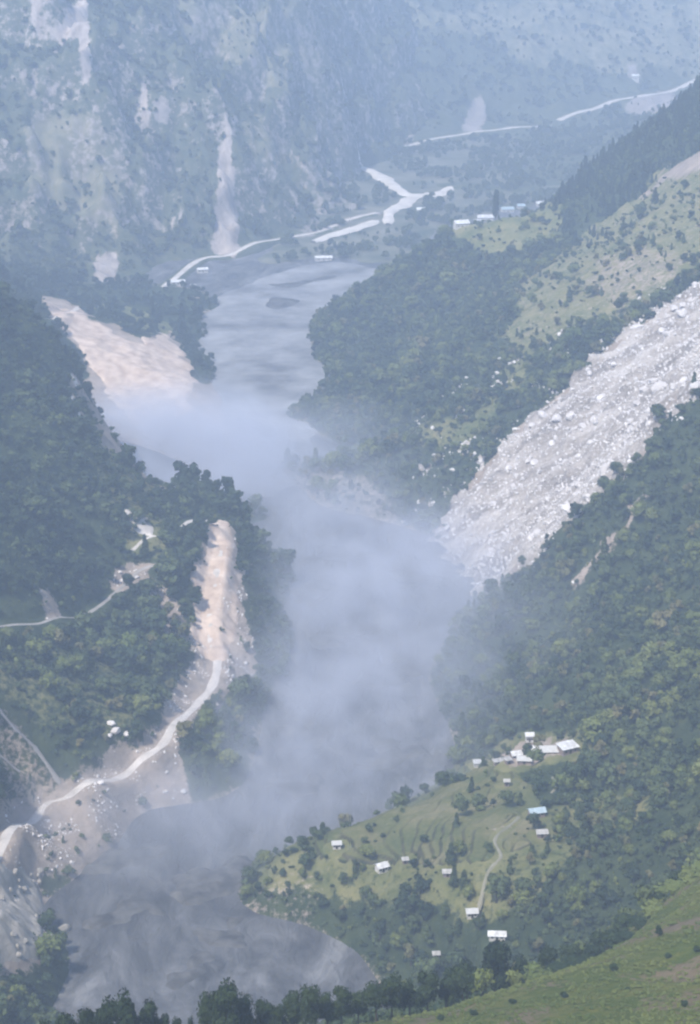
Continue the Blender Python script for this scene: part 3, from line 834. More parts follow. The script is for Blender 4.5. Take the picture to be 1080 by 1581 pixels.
ribbon('sand_track', 'pale sandy track winding over the far valley bend', [(512, 250), (545, 256), (570, 262), (600, 280), (625, 298), (650, 300), (680, 296), (694, 288)], (10, 14, 22, 16, 26, 12), M['sand'], 3.0)
ribbon('sand_track', 'wide pale sand bar crossing to the far road', [(640, 300), (620, 315), (600, 325), (598, 345)], (20, 24, 16, 9), M['sand'], 3.3)
ribbon('sand_track', 'bright sandy strip beside the far riverside road', [(484, 372), (510, 362), (545, 352), (578, 340)], (9, 16, 20, 15), M['sand'], 3.6)

print('terrain done')

# ------------------------------------------------------------------ trees
def ico(sub):
    bm = bmesh.new(); bmesh.ops.create_icosphere(bm, subdivisions=sub, radius=1.0)
    v = np.array([p.co[:] for p in bm.verts]); f = [[q.index for q in p.verts] for p in bm.faces]
    bm.free(); return v, f


ICO1 = ico(1); ICO2 = ico(2); ICO3 = ico(3)


def crown_mesh(name, r, mat, H, R, base, lobes, leaves, size, conic=False):
    """unit crown of height H and radius R: lobes with leaf faces over dark cores"""
    V = []; F = []
    for i in range(lobes):
        if conic:
            t = (i + 0.5) / lobes
            zc = base + (H - base) * t; rr = R * (1 - t) * 0.62 + 0.10 * R
            a = r.random() * 6.28; d = R * (1 - t) * 0.28 * r.random()
            c = np.array([d * math.cos(a), d * math.sin(a), zc]); rad = np.array([rr, rr, rr * 0.9])
        else:
            a = r.random() * 6.28; t = r.random()
            d = R * 0.62 * math.sqrt(r.random()) * (1 - 0.35 * t)
            zc = base + (H - base) * (0.25 + 0.55 * t)
            q = R * (0.34 + 0.22 * r.random())
            c = np.array([d * math.cos(a), d * math.sin(a), zc]); rad = np.array([q, q, q * (0.7 + 0.3 * r.random())])
        v, f = ICO1
        jit = 0.62 + 0.22 * r.random((len(v), 1))
        o0 = len(V); V += list(c + v * rad * jit); F += [[k + o0 for k in g] for g in f]
        n = leaves // lobes
        d = r.normal(size=(n, 3)); d[:, 2] += 0.25; d /= np.linalg.norm(d, axis=1)[:, None]
        p = c + d * rad * (0.72 + 0.40 * r.random((n, 1)))
        nn = d + 0.55 * r.normal(size=(n, 3)); nn /= np.linalg.norm(nn, axis=1)[:, None]
        t1 = np.cross(nn, r.normal(size=(n, 3))); t1 /= np.linalg.norm(t1, axis=1)[:, None]
        t2 = np.cross(nn, t1)
        s = size * (0.6 + 0.8 * r.random((n, 1)))
        for k in range(n):
            o0 = len(V)
            V += [p[k] - t1[k] * s[k], p[k] - t2[k] * s[k] * 0.6, p[k] + t1[k] * s[k], p[k] + t2[k] * s[k] * 0.6]
            F.append([o0, o0 + 1, o0 + 2, o0 + 3])
    me = bpy.data.meshes.new(name)
    me.from_pydata([tuple(x) for x in V], [], F); me.update(); me.materials.append(mat)
    return me


def trunk_mesh(name, r, H, rad, limbs=4, R=0.3):
    V = []; F = []
    def tube(path, rads, k=6):
        o0 = len(V)
        for (p, q) in zip(path, rads):
            for j in range(k):
                a = 6.2832 * j / k
                V.append((p[0] + q * math.cos(a), p[1] + q * math.sin(a), p[2]))
        for i in range(len(path) - 1):
            for j in range(k):
                a = o0 + i * k + j; b = o0 + i * k + (j + 1) % k
                F.append((a, b, b + k, a + k))
    bx, by = r.normal(size=2) * 0.02
    tube([(0, 0, -0.08), (bx * .3, by * .3, H * .3), (bx, by, H * .6), (bx * 1.5, by * 1.5, H)], [rad * 1.25, rad, rad * .7, rad * .2])
    for i in range(limbs):
        a = i * 6.28 / max(limbs, 1) + r.random(); z0 = H * (0.4 + 0.35 * r.random())
        e = R * (0.6 + 0.4 * r.random())
        tube([(bx * .6, by * .6, z0), (e * .5 * math.cos(a), e * .5 * math.sin(a), z0 + e * .4), (e * math.cos(a), e * math.sin(a), z0 + e)], [rad * .5, rad * .35, rad * .1], 5)
    me = bpy.data.meshes.new(name)
    me.from_pydata([tuple(x) for x in V], [], F); me.update(); me.materials.append(M['trunk'])
    return me


def proto_set(matname, n, leaves, size, seed, conic=False, R=0.42, lobes=7):
    r = np.random.default_rng(seed)
    out = []
    for i in range(n):
        rr = R * (0.85 + 0.3 * r.random())
        out.append((crown_mesh('crown', r, M[matname], 1.0, rr, 0.12 if conic else 0.22, 9 if conic else lobes, leaves, size, conic),
                    trunk_mesh('trunk', r, 0.7, 0.028, 0 if conic else 4, rr * 0.7)))
    return out


PROTO = {
    'green': proto_set('leaf', 5, 330, 0.075, 1),
    'dark': proto_set('leaf_dark', 5, 330, 0.075, 2),
    'near': proto_set('leaf_near', 5, 2600, 0.030, 3, R=0.40, lobes=13),
    'bright': proto_set('leaf_bright', 4, 420, 0.06, 4, R=0.5),
    'far': proto_set('leaf_far', 4, 160, 0.11, 5),
    'shrubs': proto_set('leaf', 4, 60, 0.14, 9, R=0.6, lobes=4) + proto_set('leaf_dark', 2, 60, 0.14, 10, R=0.6, lobes=4) + proto_set('leaf_bright', 1, 60, 0.14, 11, R=0.6, lobes=4),
    'tuft': proto_set('leaf_bright', 4, 40, 0.16, 8, R=0.5, lobes=4),
    'conifer': proto_set('leaf_dark', 3, 360, 0.06, 6, conic=True, R=0.30),
}


PROTO['mixed'] = PROTO['green'] + PROTO['bright'][:2] + PROTO['dark'][:2] + proto_set('leaf', 2, 330, 0.07, 41, conic=True, R=0.30) + proto_set('leaf_olive', 1, 260, 0.075, 42, R=0.34, lobes=4)
PROTO['darkmix'] = PROTO['dark'] + PROTO['green'][:2] + PROTO['conifer'][:1]


# masses of forest that cannot be counted: points carrying instances
def forest_object(name, label, P, rot, scl, idx, protos, cat='forest', with_trunk=False):
    col = bpy.data.collections.new(name + '_kinds')
    for i, pr in enumerate(protos):
        me = pr[0] if isinstance(pr, tuple) else pr
        po = bpy.data.objects.new('kind_%02d' % i, me)
        col.objects.link(po)
    me = bpy.data.meshes.new(name)
    me.vertices.add(len(P)); me.vertices.foreach_set('co', np.asarray(P, np.float32).reshape(-1))
    for nm, ty, arr, key in (('rot', 'FLOAT_VECTOR', rot, 'vector'), ('scl', 'FLOAT_VECTOR', scl, 'vector'), ('kind_index', 'INT', idx, 'value')):
        at = me.attributes.new(nm, ty, 'POINT')
        at.data.foreach_set(key, np.asarray(arr, np.int32 if ty == 'INT' else np.float32).reshape(-1))
    o = bpy.data.objects.new(name, me); C.objects.link(o)
    ng = bpy.data.node_groups.new(name, 'GeometryNodeTree')
    ng.interface.new_socket('Geometry', in_out='INPUT', socket_type='NodeSocketGeometry')
    ng.interface.new_socket('Geometry', in_out='OUTPUT', socket_type='NodeSocketGeometry')
    n, l = ng.nodes, ng.links
    gi, go = n.new('NodeGroupInput'), n.new('NodeGroupOutput')
    ci = n.new('GeometryNodeCollectionInfo')
    ci.inputs['Collection'].default_value = col
    ci.inputs['Separate Children'].default_value = True
    ci.inputs['Reset Children'].default_value = True
    iop = n.new('GeometryNodeInstanceOnPoints')
    iop.inputs['Pick Instance'].default_value = True
    def att(nm, dt):
        a = n.new('GeometryNodeInputNamedAttribute'); a.data_type = dt
        a.inputs['Name'].default_value = nm
        return [s for s in a.outputs if s.enabled][0]
    l.new(gi.outputs[0], iop.inputs['Points']); l.new(ci.outputs[0], iop.inputs['Instance'])
    l.new(att('rot', 'FLOAT_VECTOR'), iop.inputs['Rotation']); l.new(att('scl', 'FLOAT_VECTOR'), iop.inputs['Scale'])
    l.new(att('kind_index', 'INT'), iop.inputs['Instance Index'])
    l.new(iop.outputs[0], go.inputs[0])
    mod = o.modifiers.new('scatter', 'NODES'); mod.node_group = ng
    tag(o, label, cat, kind='stuff')
    print(name, len(P))
    return o


def road_dist(x, y):
    d = np.full(np.shape(x), 1e9)
    for _, _, L, w, *_r in ROADS:
        if len(L) < 2: continue
        k = (x > L[:, 0].min() - 15) & (x < L[:, 0].max() + 15) & (y > L[:, 1].min() - 15) & (y < L[:, 1].max() + 15)
        if not k.any(): continue
        xx, yy = x[k], y[k]; b = np.full(xx.shape, 1e9)
        for i in range(len(L) - 1):
            ax, ay, _z = L[i]; dx, dy = L[i + 1, 0] - ax, L[i + 1, 1] - ay
            t = np.clip(((xx - ax) * dx + (yy - ay) * dy) / max(dx * dx + dy * dy, 1e-6), 0, 1)
            b = np.minimum(b, np.hypot(xx - ax - t * dx, yy - ay - t * dy) - w / 2)
        d[k] = np.minimum(d[k], b)
    return d


def attr_at(s, ch, x, y):
    ix = np.clip(np.round((x - s.x0) / s.step).astype(int), 0, len(s.xs) - 1); iy = np.clip(np.round((y - s.y0) / s.step).astype(int), 0, len(s.ys) - 1)
    return s.attr[ch][iy, ix]


HOUSE_SPOTS = []      # filled before the scatter runs, keeps trees off the houses


def scatter(s, spacing, density=1.0, margin=160, seed=1, hmin=7, hmax=11, zmin=0.3, soilkill=1.0, grasskill=0.8, clear=2.0, dmin=0.45):
    r = np.random.default_rng(seed)
    X, Y = np.meshgrid(np.arange(s.xs[0], s.xs[-1], spacing), np.arange(s.ys[0], s.ys[-1], spacing))
    x = (X + (r.random(X.shape) - 0.5) * spacing * 0.95).ravel(); y = (Y + (r.random(X.shape) - 0.5) * spacing * 0.95).ravel()
    z = s.z(x, y)
    u, v = proj(x, y, z)
    k = (z > zmin) & (u > -margin) & (u < 1080 + margin) & (v > -margin) & (v < 1581 + margin)
    x, y, z, u, v = x[k], y[k], z[k], u[k], v[k]
    p = density * np.ones(len(x))
    p *= 1 - np.clip(attr_at(s, 'soil', x, y) * 1.25 - 0.1, 0, 1) * soilkill
    p *= 1 - np.clip(attr_at(s, 'grass', x, y) * 1.15 - 0.1, 0, 1) * grasskill
    p *= 1 - np.clip(attr_at(s, 'rock', x, y) * 1.3, 0, 1)
    p *= np.clip(0.85 + 1.0 * fbm(x, y, 40, 3, seed), dmin, 1.2)
    p = np.where(road_dist(x, y) < clear, 0, p)
    for hx, hy, hr in HOUSE_SPOTS:
        p = np.where(np.hypot(x - hx, y - hy) < hr, 0, p)
    # nothing under another landform
    zo = np.full(len(x), -1e3)
    for o in SHEETS:
        if o is not s: zo = np.maximum(zo, o.z(x, y))
    p = np.where(zo > z + 1, 0, p)
    k = r.random(len(x)) < p
    x, y, z, u, v = x[k], y[k], z[k], u[k], v[k]
    h = hmin + (hmax - hmin) * r.random(len(x)) ** 1.3
    h *= 0.85 + 0.5 * np.clip(fbm(x, y, 70, 2, seed + 3), -0.4, 0.5)
    q = r.random(len(x)); h = np.where(q < 0.10, h * 1.55, np.where(q > 0.72, h * 0.55, h))
    return x, y, z, u, v, h, r


def emit(name, label, data, kind, keep=None, cat='forest'):
    x, y, z, u, v, h, r = data
    if keep is not None:
        x, y, z, h = x[keep], y[keep], z[keep], h[keep]
    n = len(x)
    P = np.stack([x, y, z - 0.3], -1)
    rot = np.stack([r.normal(size=n) * 0.06, r.normal(size=n) * 0.06, r.random(n) * 6.28], -1)
    w = h * (0.9 + 0.35 * r.random(n))
    scl = np.stack([w, w, h], -1)
    forest_object(name, label, P, rot, scl, r.integers(0, len(PROTO[kind]), n), PROTO[kind], cat)


# ------------------------------------------------------------------ houses
def box(x0, x1, y0, y1, z0, z1):
    v = [(x0, y0, z0), (x1, y0, z0), (x1, y1, z0), (x0, y1, z0), (x0, y0, z1), (x1, y0, z1), (x1, y1, z1), (x0, y1, z1)]
    f = [(0, 3, 2, 1), (4, 5, 6, 7), (0, 1, 5, 4), (1, 2, 6, 5), (2, 3, 7, 6), (3, 0, 4, 7)]
    return v, f


def house(name, label, cat, u, v, w, d, h, rz, roofmat, wallmat, sheet=None, gable=True, group=None, at=None):
    p = PADS.get((u, v)) or hit(u, v, sheet)
    x, y = p.x, p.y
    zs = [float(z_all(np.array(x + a), np.array(y + b))) for a in (-w / 2, 0, w / 2) for b in (-d / 2, 0, d / 2)]
    z = sum(zs) / len(zs) + 0.3
    e = bpy.data.objects.new(name, None); C.objects.link(e)
    e.location = (x, y, z); e.rotation_euler = (0, 0, rz)
    tag(e, label, cat, group)
    HOUSE_SPOTS.append((x, y, max(w, d) * 0.75 + 2.5))
    HOUSE_SPOTS.append((x * 0.985, y * 0.985, max(w, d) * 0.6 + 2.0))
    deep = max(0.5, z - min(zs) + 0.8)
    vv, ff = box(-w / 2, w / 2, -d / 2, d / 2, -deep, h)
    rise = d * 0.28 if gable else d * 0.12
    if gable:
        vv += [(-w / 2, 0, h + rise), (w / 2, 0, h + rise)]
        ff = [f for f in ff if f != (4, 5, 6, 7)] + [(4, 8, 7), (5, 6, 9), (4, 5, 9, 8), (7, 8, 9, 6)]
    mesh_obj('wall', vv, ff, wallmat, e)
    ov = 0.6
    if gable:
        for sgn in (-1, 1):
            ye = sgn * (d / 2 + ov); ze = h - rise * ov / (d / 2)
            rv = [(-w / 2 - ov, ye, ze + .05), (w / 2 + ov, ye, ze + .05), (w / 2 + ov, 0, h + rise + .06), (-w / 2 - ov, 0, h + rise + .06)]
            rv = rv + [(a, b, c + 0.16) for a, b, c in rv]
            mesh_obj('roof', rv, [(0, 1, 2, 3), (4, 7, 6, 5), (0, 4, 5, 1), (1, 5, 6, 2), (2, 6, 7, 3), (3, 7, 4, 0)], roofmat, e)
    else:
        rv = [(-w / 2 - ov, -d / 2 - ov, h + .05), (w / 2 + ov, -d / 2 - ov, h + .05), (w / 2 + ov, d / 2 + ov, h + rise + .05), (-w / 2 - ov, d / 2 + ov, h + rise + .05)]
        rv = rv + [(a, b, c + 0.18) for a, b, c in rv]
        mesh_obj('roof', rv, [(0, 1, 2, 3), (4, 7, 6, 5), (0, 4, 5, 1), (1, 5, 6, 2), (2, 6, 7, 3), (3, 7, 4, 0)], roofmat, e)
    dv, df = box(-0.5, 0.5, -d / 2 - 0.06, -d / 2 + 0.02, 0, min(2.0, h - .3)); mesh_obj('door', dv, df, M['dark_opening'], e)
    if h > 2.2:
        for cx in (-w * 0.3, w * 0.3):
            wv, wf = box(cx - 0.5, cx + 0.5, -d / 2 - 0.05, -d / 2 + 0.02, 1.0, min(1.9, h - .25)); mesh_obj('window', wv, wf, M['dark_opening'], e)
    return e


hg = 'houses of the riverside hamlet'
house('house', 'white roofed house in the middle of the riverside hamlet', 'house', 820, 1163, 6.8, 5, 3.0, 0.02, M['white_roof'], M['brown_wall'], RW, group=hg)
house('house', 'small bright white roofed house at the back of the hamlet', 'house', 816, 1144, 3.6, 3.4, 3.4, 0.05, M['white_roof'], M['pale_wall'], RW, group=hg)
house('house', 'small pale roofed house on the left of the hamlet', 'house', 795, 1166, 4.6, 4, 2.6, 0.3, M['white_roof'], M['brown_wall'], RW, group=hg)
house('house', 'long slanted pale roofed house on the right of the hamlet', 'house', 875, 1160, 8.0, 5.5, 2.8, 0.45, M['white_roof'], M['brown_wall'], RW, False, group=hg)
house('house', 'dull grey roofed house between the white roofs of the hamlet', 'house', 846, 1160, 8.0, 5.5, 2.4, 0.05, M['grey_roof'], M['brown_wall'], RW, group=hg)
house('shed', 'low grey roofed shed below the middle of the hamlet', 'shed', 808, 1178, 6.0, 4, 2.2, -0.05, M['grey_roof'], M['brown_wall'], RW, group=hg)
house('shed', 'pale roofed shed by the river edge left of the hamlet', 'shed', 739, 1184, 5.5, 3, 2.0, 0.1, M['grey_roof'], M['pale_wall'], RW, False)
house('shed', 'narrow pale shed between the hamlet and the river', 'shed', 768, 1181, 4.5, 2.4, 1.9, 0.3, M['dull_roof'], M['brown_wall'], RW, False)
house('shed', 'tiny grey shed just below the left end of the hamlet', 'shed', 783, 1180, 2.6, 2.2, 2.0, 0.5, M['dull_roof'], M['brown_wall'], RW, False)
house('hut', 'tiny pale hut beside the dark trees under the hamlet', 'hut', 781, 1213, 2.0, 2.0, 2.4, 0.0, M['dull_roof'], M['brown_wall'], RW)
house('house', 'blue grey roofed house where the footpath begins', 'house', 827, 1260, 6.5, 4, 2.4, 0.25, M['blue_roof'], M['brown_wall'], RW)
house('hut', 'small grey roofed hut below the blue roofed house', 'hut', 835, 1292, 4, 3, 2.2, 0.1, M['dull_roof'], M['brown_wall'], RW)
house('hut', 'small pale roofed hut at the tip of the terraces', 'hut', 520, 1310, 3.4, 2.8, 2.4, 0.1, M['grey_roof'], M['pale_wall'], RW)
house('house', 'white roofed house alone on the bluff below the terraces', 'house', 588, 1345, 4.6, 3.6, 2.6, 0.5, M['white_roof'], M['pale_wall'], RW)
house('hut', 'tiny hut right of the lone white house on the bluff', 'hut', 624, 1333, 2.0, 2.0, 2.0, 0.2, M['dull_roof'], M['brown_wall'], RW)
house('hut', 'low pale roofed hut on the bluff left of the footpath', 'hut', 690, 1354, 3.6, 2.5, 2.0, 0.0, M['dull_roof'], M['brown_wall'], RW)
house('house', 'pale roofed house at the lower end of the footpath', 'house', 727, 1420, 4.0, 3.2, 2.6, 0.1, M['grey_roof'], M['pale_wall'], RW)
house('house', 'long white roofed house above the dark trees by the meadow', 'house', 766, 1451, 6.2, 3.2, 2.4, -0.05, M['white_roof'], M['pale_wall'], RW)
house('hut', 'tiny pale hut among dark trees below the bluff', 'hut', 672, 1482, 2.2, 2.0, 2.0, 0.1, M['dull_roof'], M['brown_wall'], RW)
sg = 'white buildings on the spur shelf'
house('building', 'white roofed building at the left end of the spur shelf', 'building', 711, 350, 13, 8, 4.0, 0.25, M['white_roof'], M['pale_wall'], RW, group=sg)
house('building', 'largest white roofed building on the green spur shelf', 'building', 748, 341, 18, 9, 4.5, 0.05, M['white_roof'], M['pale_wall'], RW, group=sg)
house('building', 'low white shed in front of the largest spur shelf building', 'building', 738, 344, 11, 4, 2.8, 0.05, M['white_roof'], M['pale_wall'], RW, False, group=sg)
house('building', 'long bluish roofed building behind the green field', 'building', 782, 327, 15, 8, 3.5, 0.2, M['blue_roof'], M['pale_wall'], RW, group=sg)
house('building', 'bluish white shed behind the middle of the green field', 'building', 803, 322, 9, 7, 3.5, 0.15, M['blue_roof'], M['pale_wall'], RW, group=sg)
house('building', 'white building at the right end of the green field', 'building', 834, 318, 12, 7, 3.5, 0.1, M['white_roof'], M['pale_wall'], RW, group=sg)
house('building', 'small white building by the pale sand bars of the far bend', 'building', 648, 329, 9, 7, 4.5, 0.1, M['white_roof'], M['pale_wall'])
house('building', 'long white roofed shed on the far riverside gravel', 'building', 500, 402, 18, 6, 3.0, 0.1, M['white_roof'], M['pale_wall'])
house('building', 'white roofed shed at the foot of the cliff mountain', 'building', 275, 440, 14, 5, 3.0, 0.2, M['white_roof'], M['pale_wall'])
house('building', 'smaller white roofed shed beside the riverside road bend', 'building', 313, 420, 11, 5, 3.0, 0.3, M['white_roof'], M['pale_wall'])
house('hut', 'tiny white hut below the riverside sheds', 'hut', 299, 445, 5, 4, 2.6, 0.1, M['white_roof'], M['pale_wall'])
house('building', 'distant white building above the farthest road', 'building', 979, 124, 12, 8, 4.5, 0.1, M['white_roof'], M['pale_wall'], FM)


# ------------------------------------------------------------------ single trees
TREES = 0


def tree(name, label, x, y, z, h, w, kind, group, cat='tree', i=None, rz=None):
    global TREES
    pr = PROTO[kind]
    cm_, tm_ = pr[(TREES if i is None else i) % len(pr)]
    TREES += 1
    e = bpy.data.objects.new(name, None); C.objects.link(e)
    e.location = (x, y, z - 0.2); e.rotation_euler = (0, 0, random.random() * 6.28 if rz is None else rz)
    e.scale = (w, w, h)
    tag(e, label, cat, group)
    for nm, me in (('trunk', tm_), ('crown', cm_)):
        c = bpy.data.objects.new(nm, me); C.objects.link(c); c.parent = e
    return e


ORD = ('first second third fourth fifth sixth seventh eighth ninth tenth eleventh twelfth thirteenth fourteenth fifteenth sixteenth seventeenth '
       'eighteenth nineteenth twentieth twenty-first twenty-second twenty-third twenty-fourth twenty-fifth').split()
# dark trees along the bottom edge (u, top v, Y, crown width in picture points)
bg_ = 'dark trees along the bottom edge'
bottom = [(98, 1562, 338, 55), (135, 1550, 340, 50), (165, 1546, 334, 55), (195, 1536, 330, 62), (228, 1548, 336, 50), (252, 1566, 338, 34),
          (325, 1528, 344, 50), (348, 1520, 340, 66), (378, 1540, 346, 50), (408, 1545, 352, 48), (430, 1550, 350, 40), (452, 1530, 356, 46), (478, 1524, 352, 50), (505, 1536, 358, 44),
          (528, 1522, 360, 46), (552, 1530, 366, 40), (580, 1514, 366, 50), (604, 1508, 372, 50), (632, 1516, 378, 46), (660, 1498, 384, 50), (688, 1508, 388, 46), (715, 1492, 392, 46),
          (272, 1572, 342, 26), (296, 1572, 344, 20), (70, 1574, 340, 40)]
blabel = {3: 'tall rounded dark tree near the left end of the bottom edge', 7: 'tallest round dark tree right of the gap in the bottom treeline',
          16: 'dark tree standing where the bottom treeline meets the meadow', 0: 'dark round tree at the left end of the bottom treeline'}
brank = {i: k for k, i in enumerate(sorted(range(len(bottom)), key=lambda j: bottom[j][0]))}
for i, (u, vt, Y, wp) in enumerate(bottom):
    x, y, zt = W(u, vt, Y)
    gz = float(NH.z(np.array(x), np.array(y)))
    h = max(zt - gz, 4.0) * 1.03
    w = wp * Y / FPX * 1.35
    tree('broadleaf_tree', blabel.get(i, 'dark leafy tree, %s from the left in the bottom edge treeline' % ORD[brank[i]]), x, y, gz, h, w, 'near', bg_)

# big trees and shrubs at the meadow's far brow
brow = [(765, 1448, 430, 80, 'near', 'largest dark tree rising below the long white roofed house'), (722, 1480, 425, 50, 'near', None), (700, 1492, 420, 44, 'near', None), (805, 1476, 425, 50, 'near', None),
        (830, 1490, 415, 54, 'bright', None), (862, 1488, 420, 60, 'near', None), (890, 1478, 425, 56, 'near', None), (845, 1462, 440, 46, 'near', None), (915, 1462, 435, 50, 'near', None),
        (945, 1440, 450, 54, 'near', None), (965, 1444, 440, 44, 'near', None), (985, 1418, 460, 48, 'near', None), (1010, 1400, 465, 50, 'bright', None), (1040, 1380, 470, 60, 'bright', None),
        (1070, 1362, 475, 60, 'bright', None), (1095, 1350, 475, 60, 'bright', None), (1015, 1372, 490, 46, 'near', None), (1050, 1345, 495, 50, 'near', None), (1085, 1322, 500, 56, 'near', None),
        (960, 1412, 475, 46, 'near', None), (925, 1436, 465, 46, 'near', None), (880, 1452, 455, 46, 'near', None), (790, 1495, 405, 36, 'bright', None), (745, 1500, 408, 40, 'bright', None)]
bk = {'near': sorted(b[0] for b in brow if b[4] == 'near'), 'bright': sorted(b[0] for b in brow if b[4] == 'bright')}
for u, vt, Y, wp, kind, lab in brow:
    x, y, zt = W(u, vt, Y)
    gz = float(NH.z(np.array(x), np.array(y)))
    h = max(zt - gz, 3.0)
    lab = lab or ('%s bush from the left along the far meadow edge' if kind == 'bright' else 'dark green tree, %s from the left along the far meadow edge') % (('light green ' if kind == 'bright' else '') + ORD[bk[kind].index(u)])
    tree('broadleaf_tree' if kind == 'near' else 'bush', lab, x, y, gz, h, wp * Y / FPX * 1.3, kind, 'light bushes edging the meadow' if kind == 'bright' else 'dark trees edging the meadow', 'tree' if kind == 'near' else 'bush')

shr = [(1015, 1447, 3.4, 2.2, 'near', 'small upright dark tree standing alone on the meadow'), (945, 1500, 2.0, 3.0, 'near', 'dark low shrub in the middle of the meadow'),
       (870, 1540, 1.4, 2.6, 'near', None), (1055, 1555, 1.5, 2.4, 'near', None), (1062, 1445, 1.8, 3.0, 'bright', None), (1035, 1430, 1.8, 3.0, 'bright', None), (985, 1470, 1.6, 2.6, 'bright', None),
       (790, 1550, 1.3, 2.4, 'near', None), (730, 1568, 1.2, 2.6, 'near', None), (1000, 1500, 1.0, 2.0, 'bright', None), (930, 1555, 1.0, 2.0, 'bright', None), (1075, 1470, 1.6, 2.4, 'near', None),
       (855, 1515, 1.3, 2.2, 'bright', None), (968, 1530, 0.9, 1.8, 'near', None), (1030, 1480, 1.4, 2.2, 'near', None), (905, 1575, 0.9, 1.9, 'bright', None), (680, 1575, 1.3, 2.4, 'near', None)]
for u, v, h, w, kind, lab in shr:
    p = hit(u, v, NH)
    lab = lab or ('small light green shrub growing on the open meadow' if kind == 'bright' else 'small dark green shrub growing on the open meadow')
    tree('shrub', lab, p.x, p.y, p.z, h, w * 1.2, kind, 'light shrubs on the meadow' if kind == 'bright' else 'dark shrubs on the meadow', 'shrub')

# dark clump on the knoll of the left spur, trees by the pink scar, trees at the shelf
clump = [(282, 708, 1150), (300, 716, 1140), (318, 724, 1150), (335, 738, 1140), (352, 736, 1145), (368, 756, 1130), (380, 775, 1120), (275, 735, 1140), (300, 745, 1130), (325, 757, 1125),
         (345, 765, 1120), (362, 785, 1110), (385, 805, 1105), (290, 765, 1120), (312, 775, 1115)]
for u, vt, Y in clump:
    x, y, zt = W(u, vt, Y); gz = max(float(LW.z(np.array(x), np.array(y))), 0)
    h = min(max(zt - gz, 8), 24)
    tree('broadleaf_tree', 'dark tree in the clump on the left spur knoll against the dust', x, y, zt - h, h, h * 0.75, 'dark', 'dark clump on the left spur knoll')
for u, vt, vb, w, lab in ((282, 467, 520, 14, 'tall pointed hazy tree beside the pink scar, the right one'), (236, 457, 500, 12, 'pointed hazy tree beside the pink scar, the left one')):
    p = hit(u, vb, None); zt = W(u, vt, p.y)[2]
    tree('conifer', lab, p.x, p.y, p.z, zt - p.z, w * 1.6, 'conifer', None)
for u, vt, Y, w, lab in ((765, 290, 1850, 11, 'lone dark tree rising behind the white spur shelf buildings'),):
    x, y, zt = W(u, vt, Y); gz = max(float(RW.z(np.array(x), np.array(y))), 0)
    tree('broadleaf_tree', lab, x, y, gz, zt - gz, w * 1.3, 'dark', None)

# ------------------------------------------------------------------ forests: the largest trees singly, the rest as a mass
dRW = scatter(RW, 5.2, 1.0, seed=21, hmin=6.0, hmax=10.5, grasskill=0.9)
x, y, z, u, v, h, r = dRW
crest = (y > 1560) & (u > 840) & (v < 380)
near_k = (v > 1080) & (u > 420) & (u < 1090) & (v < 1500)
order = np.argsort(np.where(near_k, y, 1e9))[:230]
single = np.zeros(len(x), bool); single[order] = True
single &= near_k
for i in np.nonzero(single)[0]:
    if z[i] < 16:
        lab, grp = 'bluff tree on the steep bank above the dark lower river', 'trees on the lower bluff'
    elif u[i] > 820:
        lab, grp = 'green forest tree on the lower right slope above the meadow', 'trees on the lower right slope'
    else:
        lab, grp = 'scattered tree among the terraces and lower houses', 'trees among the terraces'
    tree('forest_tree', lab, x[i], y[i], z[i], h[i], h[i] * 1.05, 'mixed', grp)
emit('forest', 'hazy green forest covering the right valley side', dRW, 'mixed', ~single & ~crest)
emit('conifer_forest', 'dark trees crowding the upper right crest of the spur', dRW, 'conifer', crest & (r.random(len(x)) < 0.8))
sh = scatter(RW, 3.5, 1.0, seed=31, hmin=1.6, hmax=4.2, margin=60, grasskill=0.85, soilkill=1.0, clear=2.5)
emit('undergrowth', 'low scrub filling the gaps in the right hand forest', sh, 'shrubs', None, 'undergrowth')
sh = scatter(LW, 3.5, 1.0, seed=32, hmin=1.6, hmax=4.4, margin=60, grasskill=0.5, soilkill=0.95, clear=3.5)
emit('undergrowth', 'low scrub on the left valley side between the trees', sh, 'shrubs', None, 'undergrowth')
dLW = scatter(LW, 5.4, 1.0, seed=22, hmin=7, hmax=12, grasskill=0.7, clear=4.5)
x, y, z, u, v, h, r = dLW
darkside = (v < 960) | (u > 380)
emit('forest', 'dark forest on the upper left valley side', dLW, 'darkmix', darkside)
emit('forest', 'green scrub and trees below the left track', dLW, 'mixed', ~darkside)
dLB = scatter(LB, 7.0, 0.9, seed=23, hmin=6, hmax=11)
emit('forest', 'hazy trees on the bank behind the left spur', dLB, 'dark')
dCM = scatter(CM, 5.6, 0.95, seed=24, hmin=5, hmax=11, zmin=4, margin=80, clear=9)
emit('forest', 'sparse hazy trees clinging to the cliff mountain', dCM, 'far')
dFM = scatter(FM, 10.0, 0.85, seed=25, hmin=7, hmax=13, zmin=3, margin=60, clear=22)
emit('forest', 'blue hazed woods on the farthest mountain', dFM, 'far')
dNH = scatter(NH, 5.0, 0.9, seed=26, hmin=4, hmax=8, grasskill=0.0, soilkill=0.0)
x, y, z, u, v, h, r = dNH
emit('thicket', 'dark thicket on the steep slope below the meadow brow', dNH, 'green', (y > np.interp(u, [0, 600, 1080], [362, 395, 500])), 'thicket')


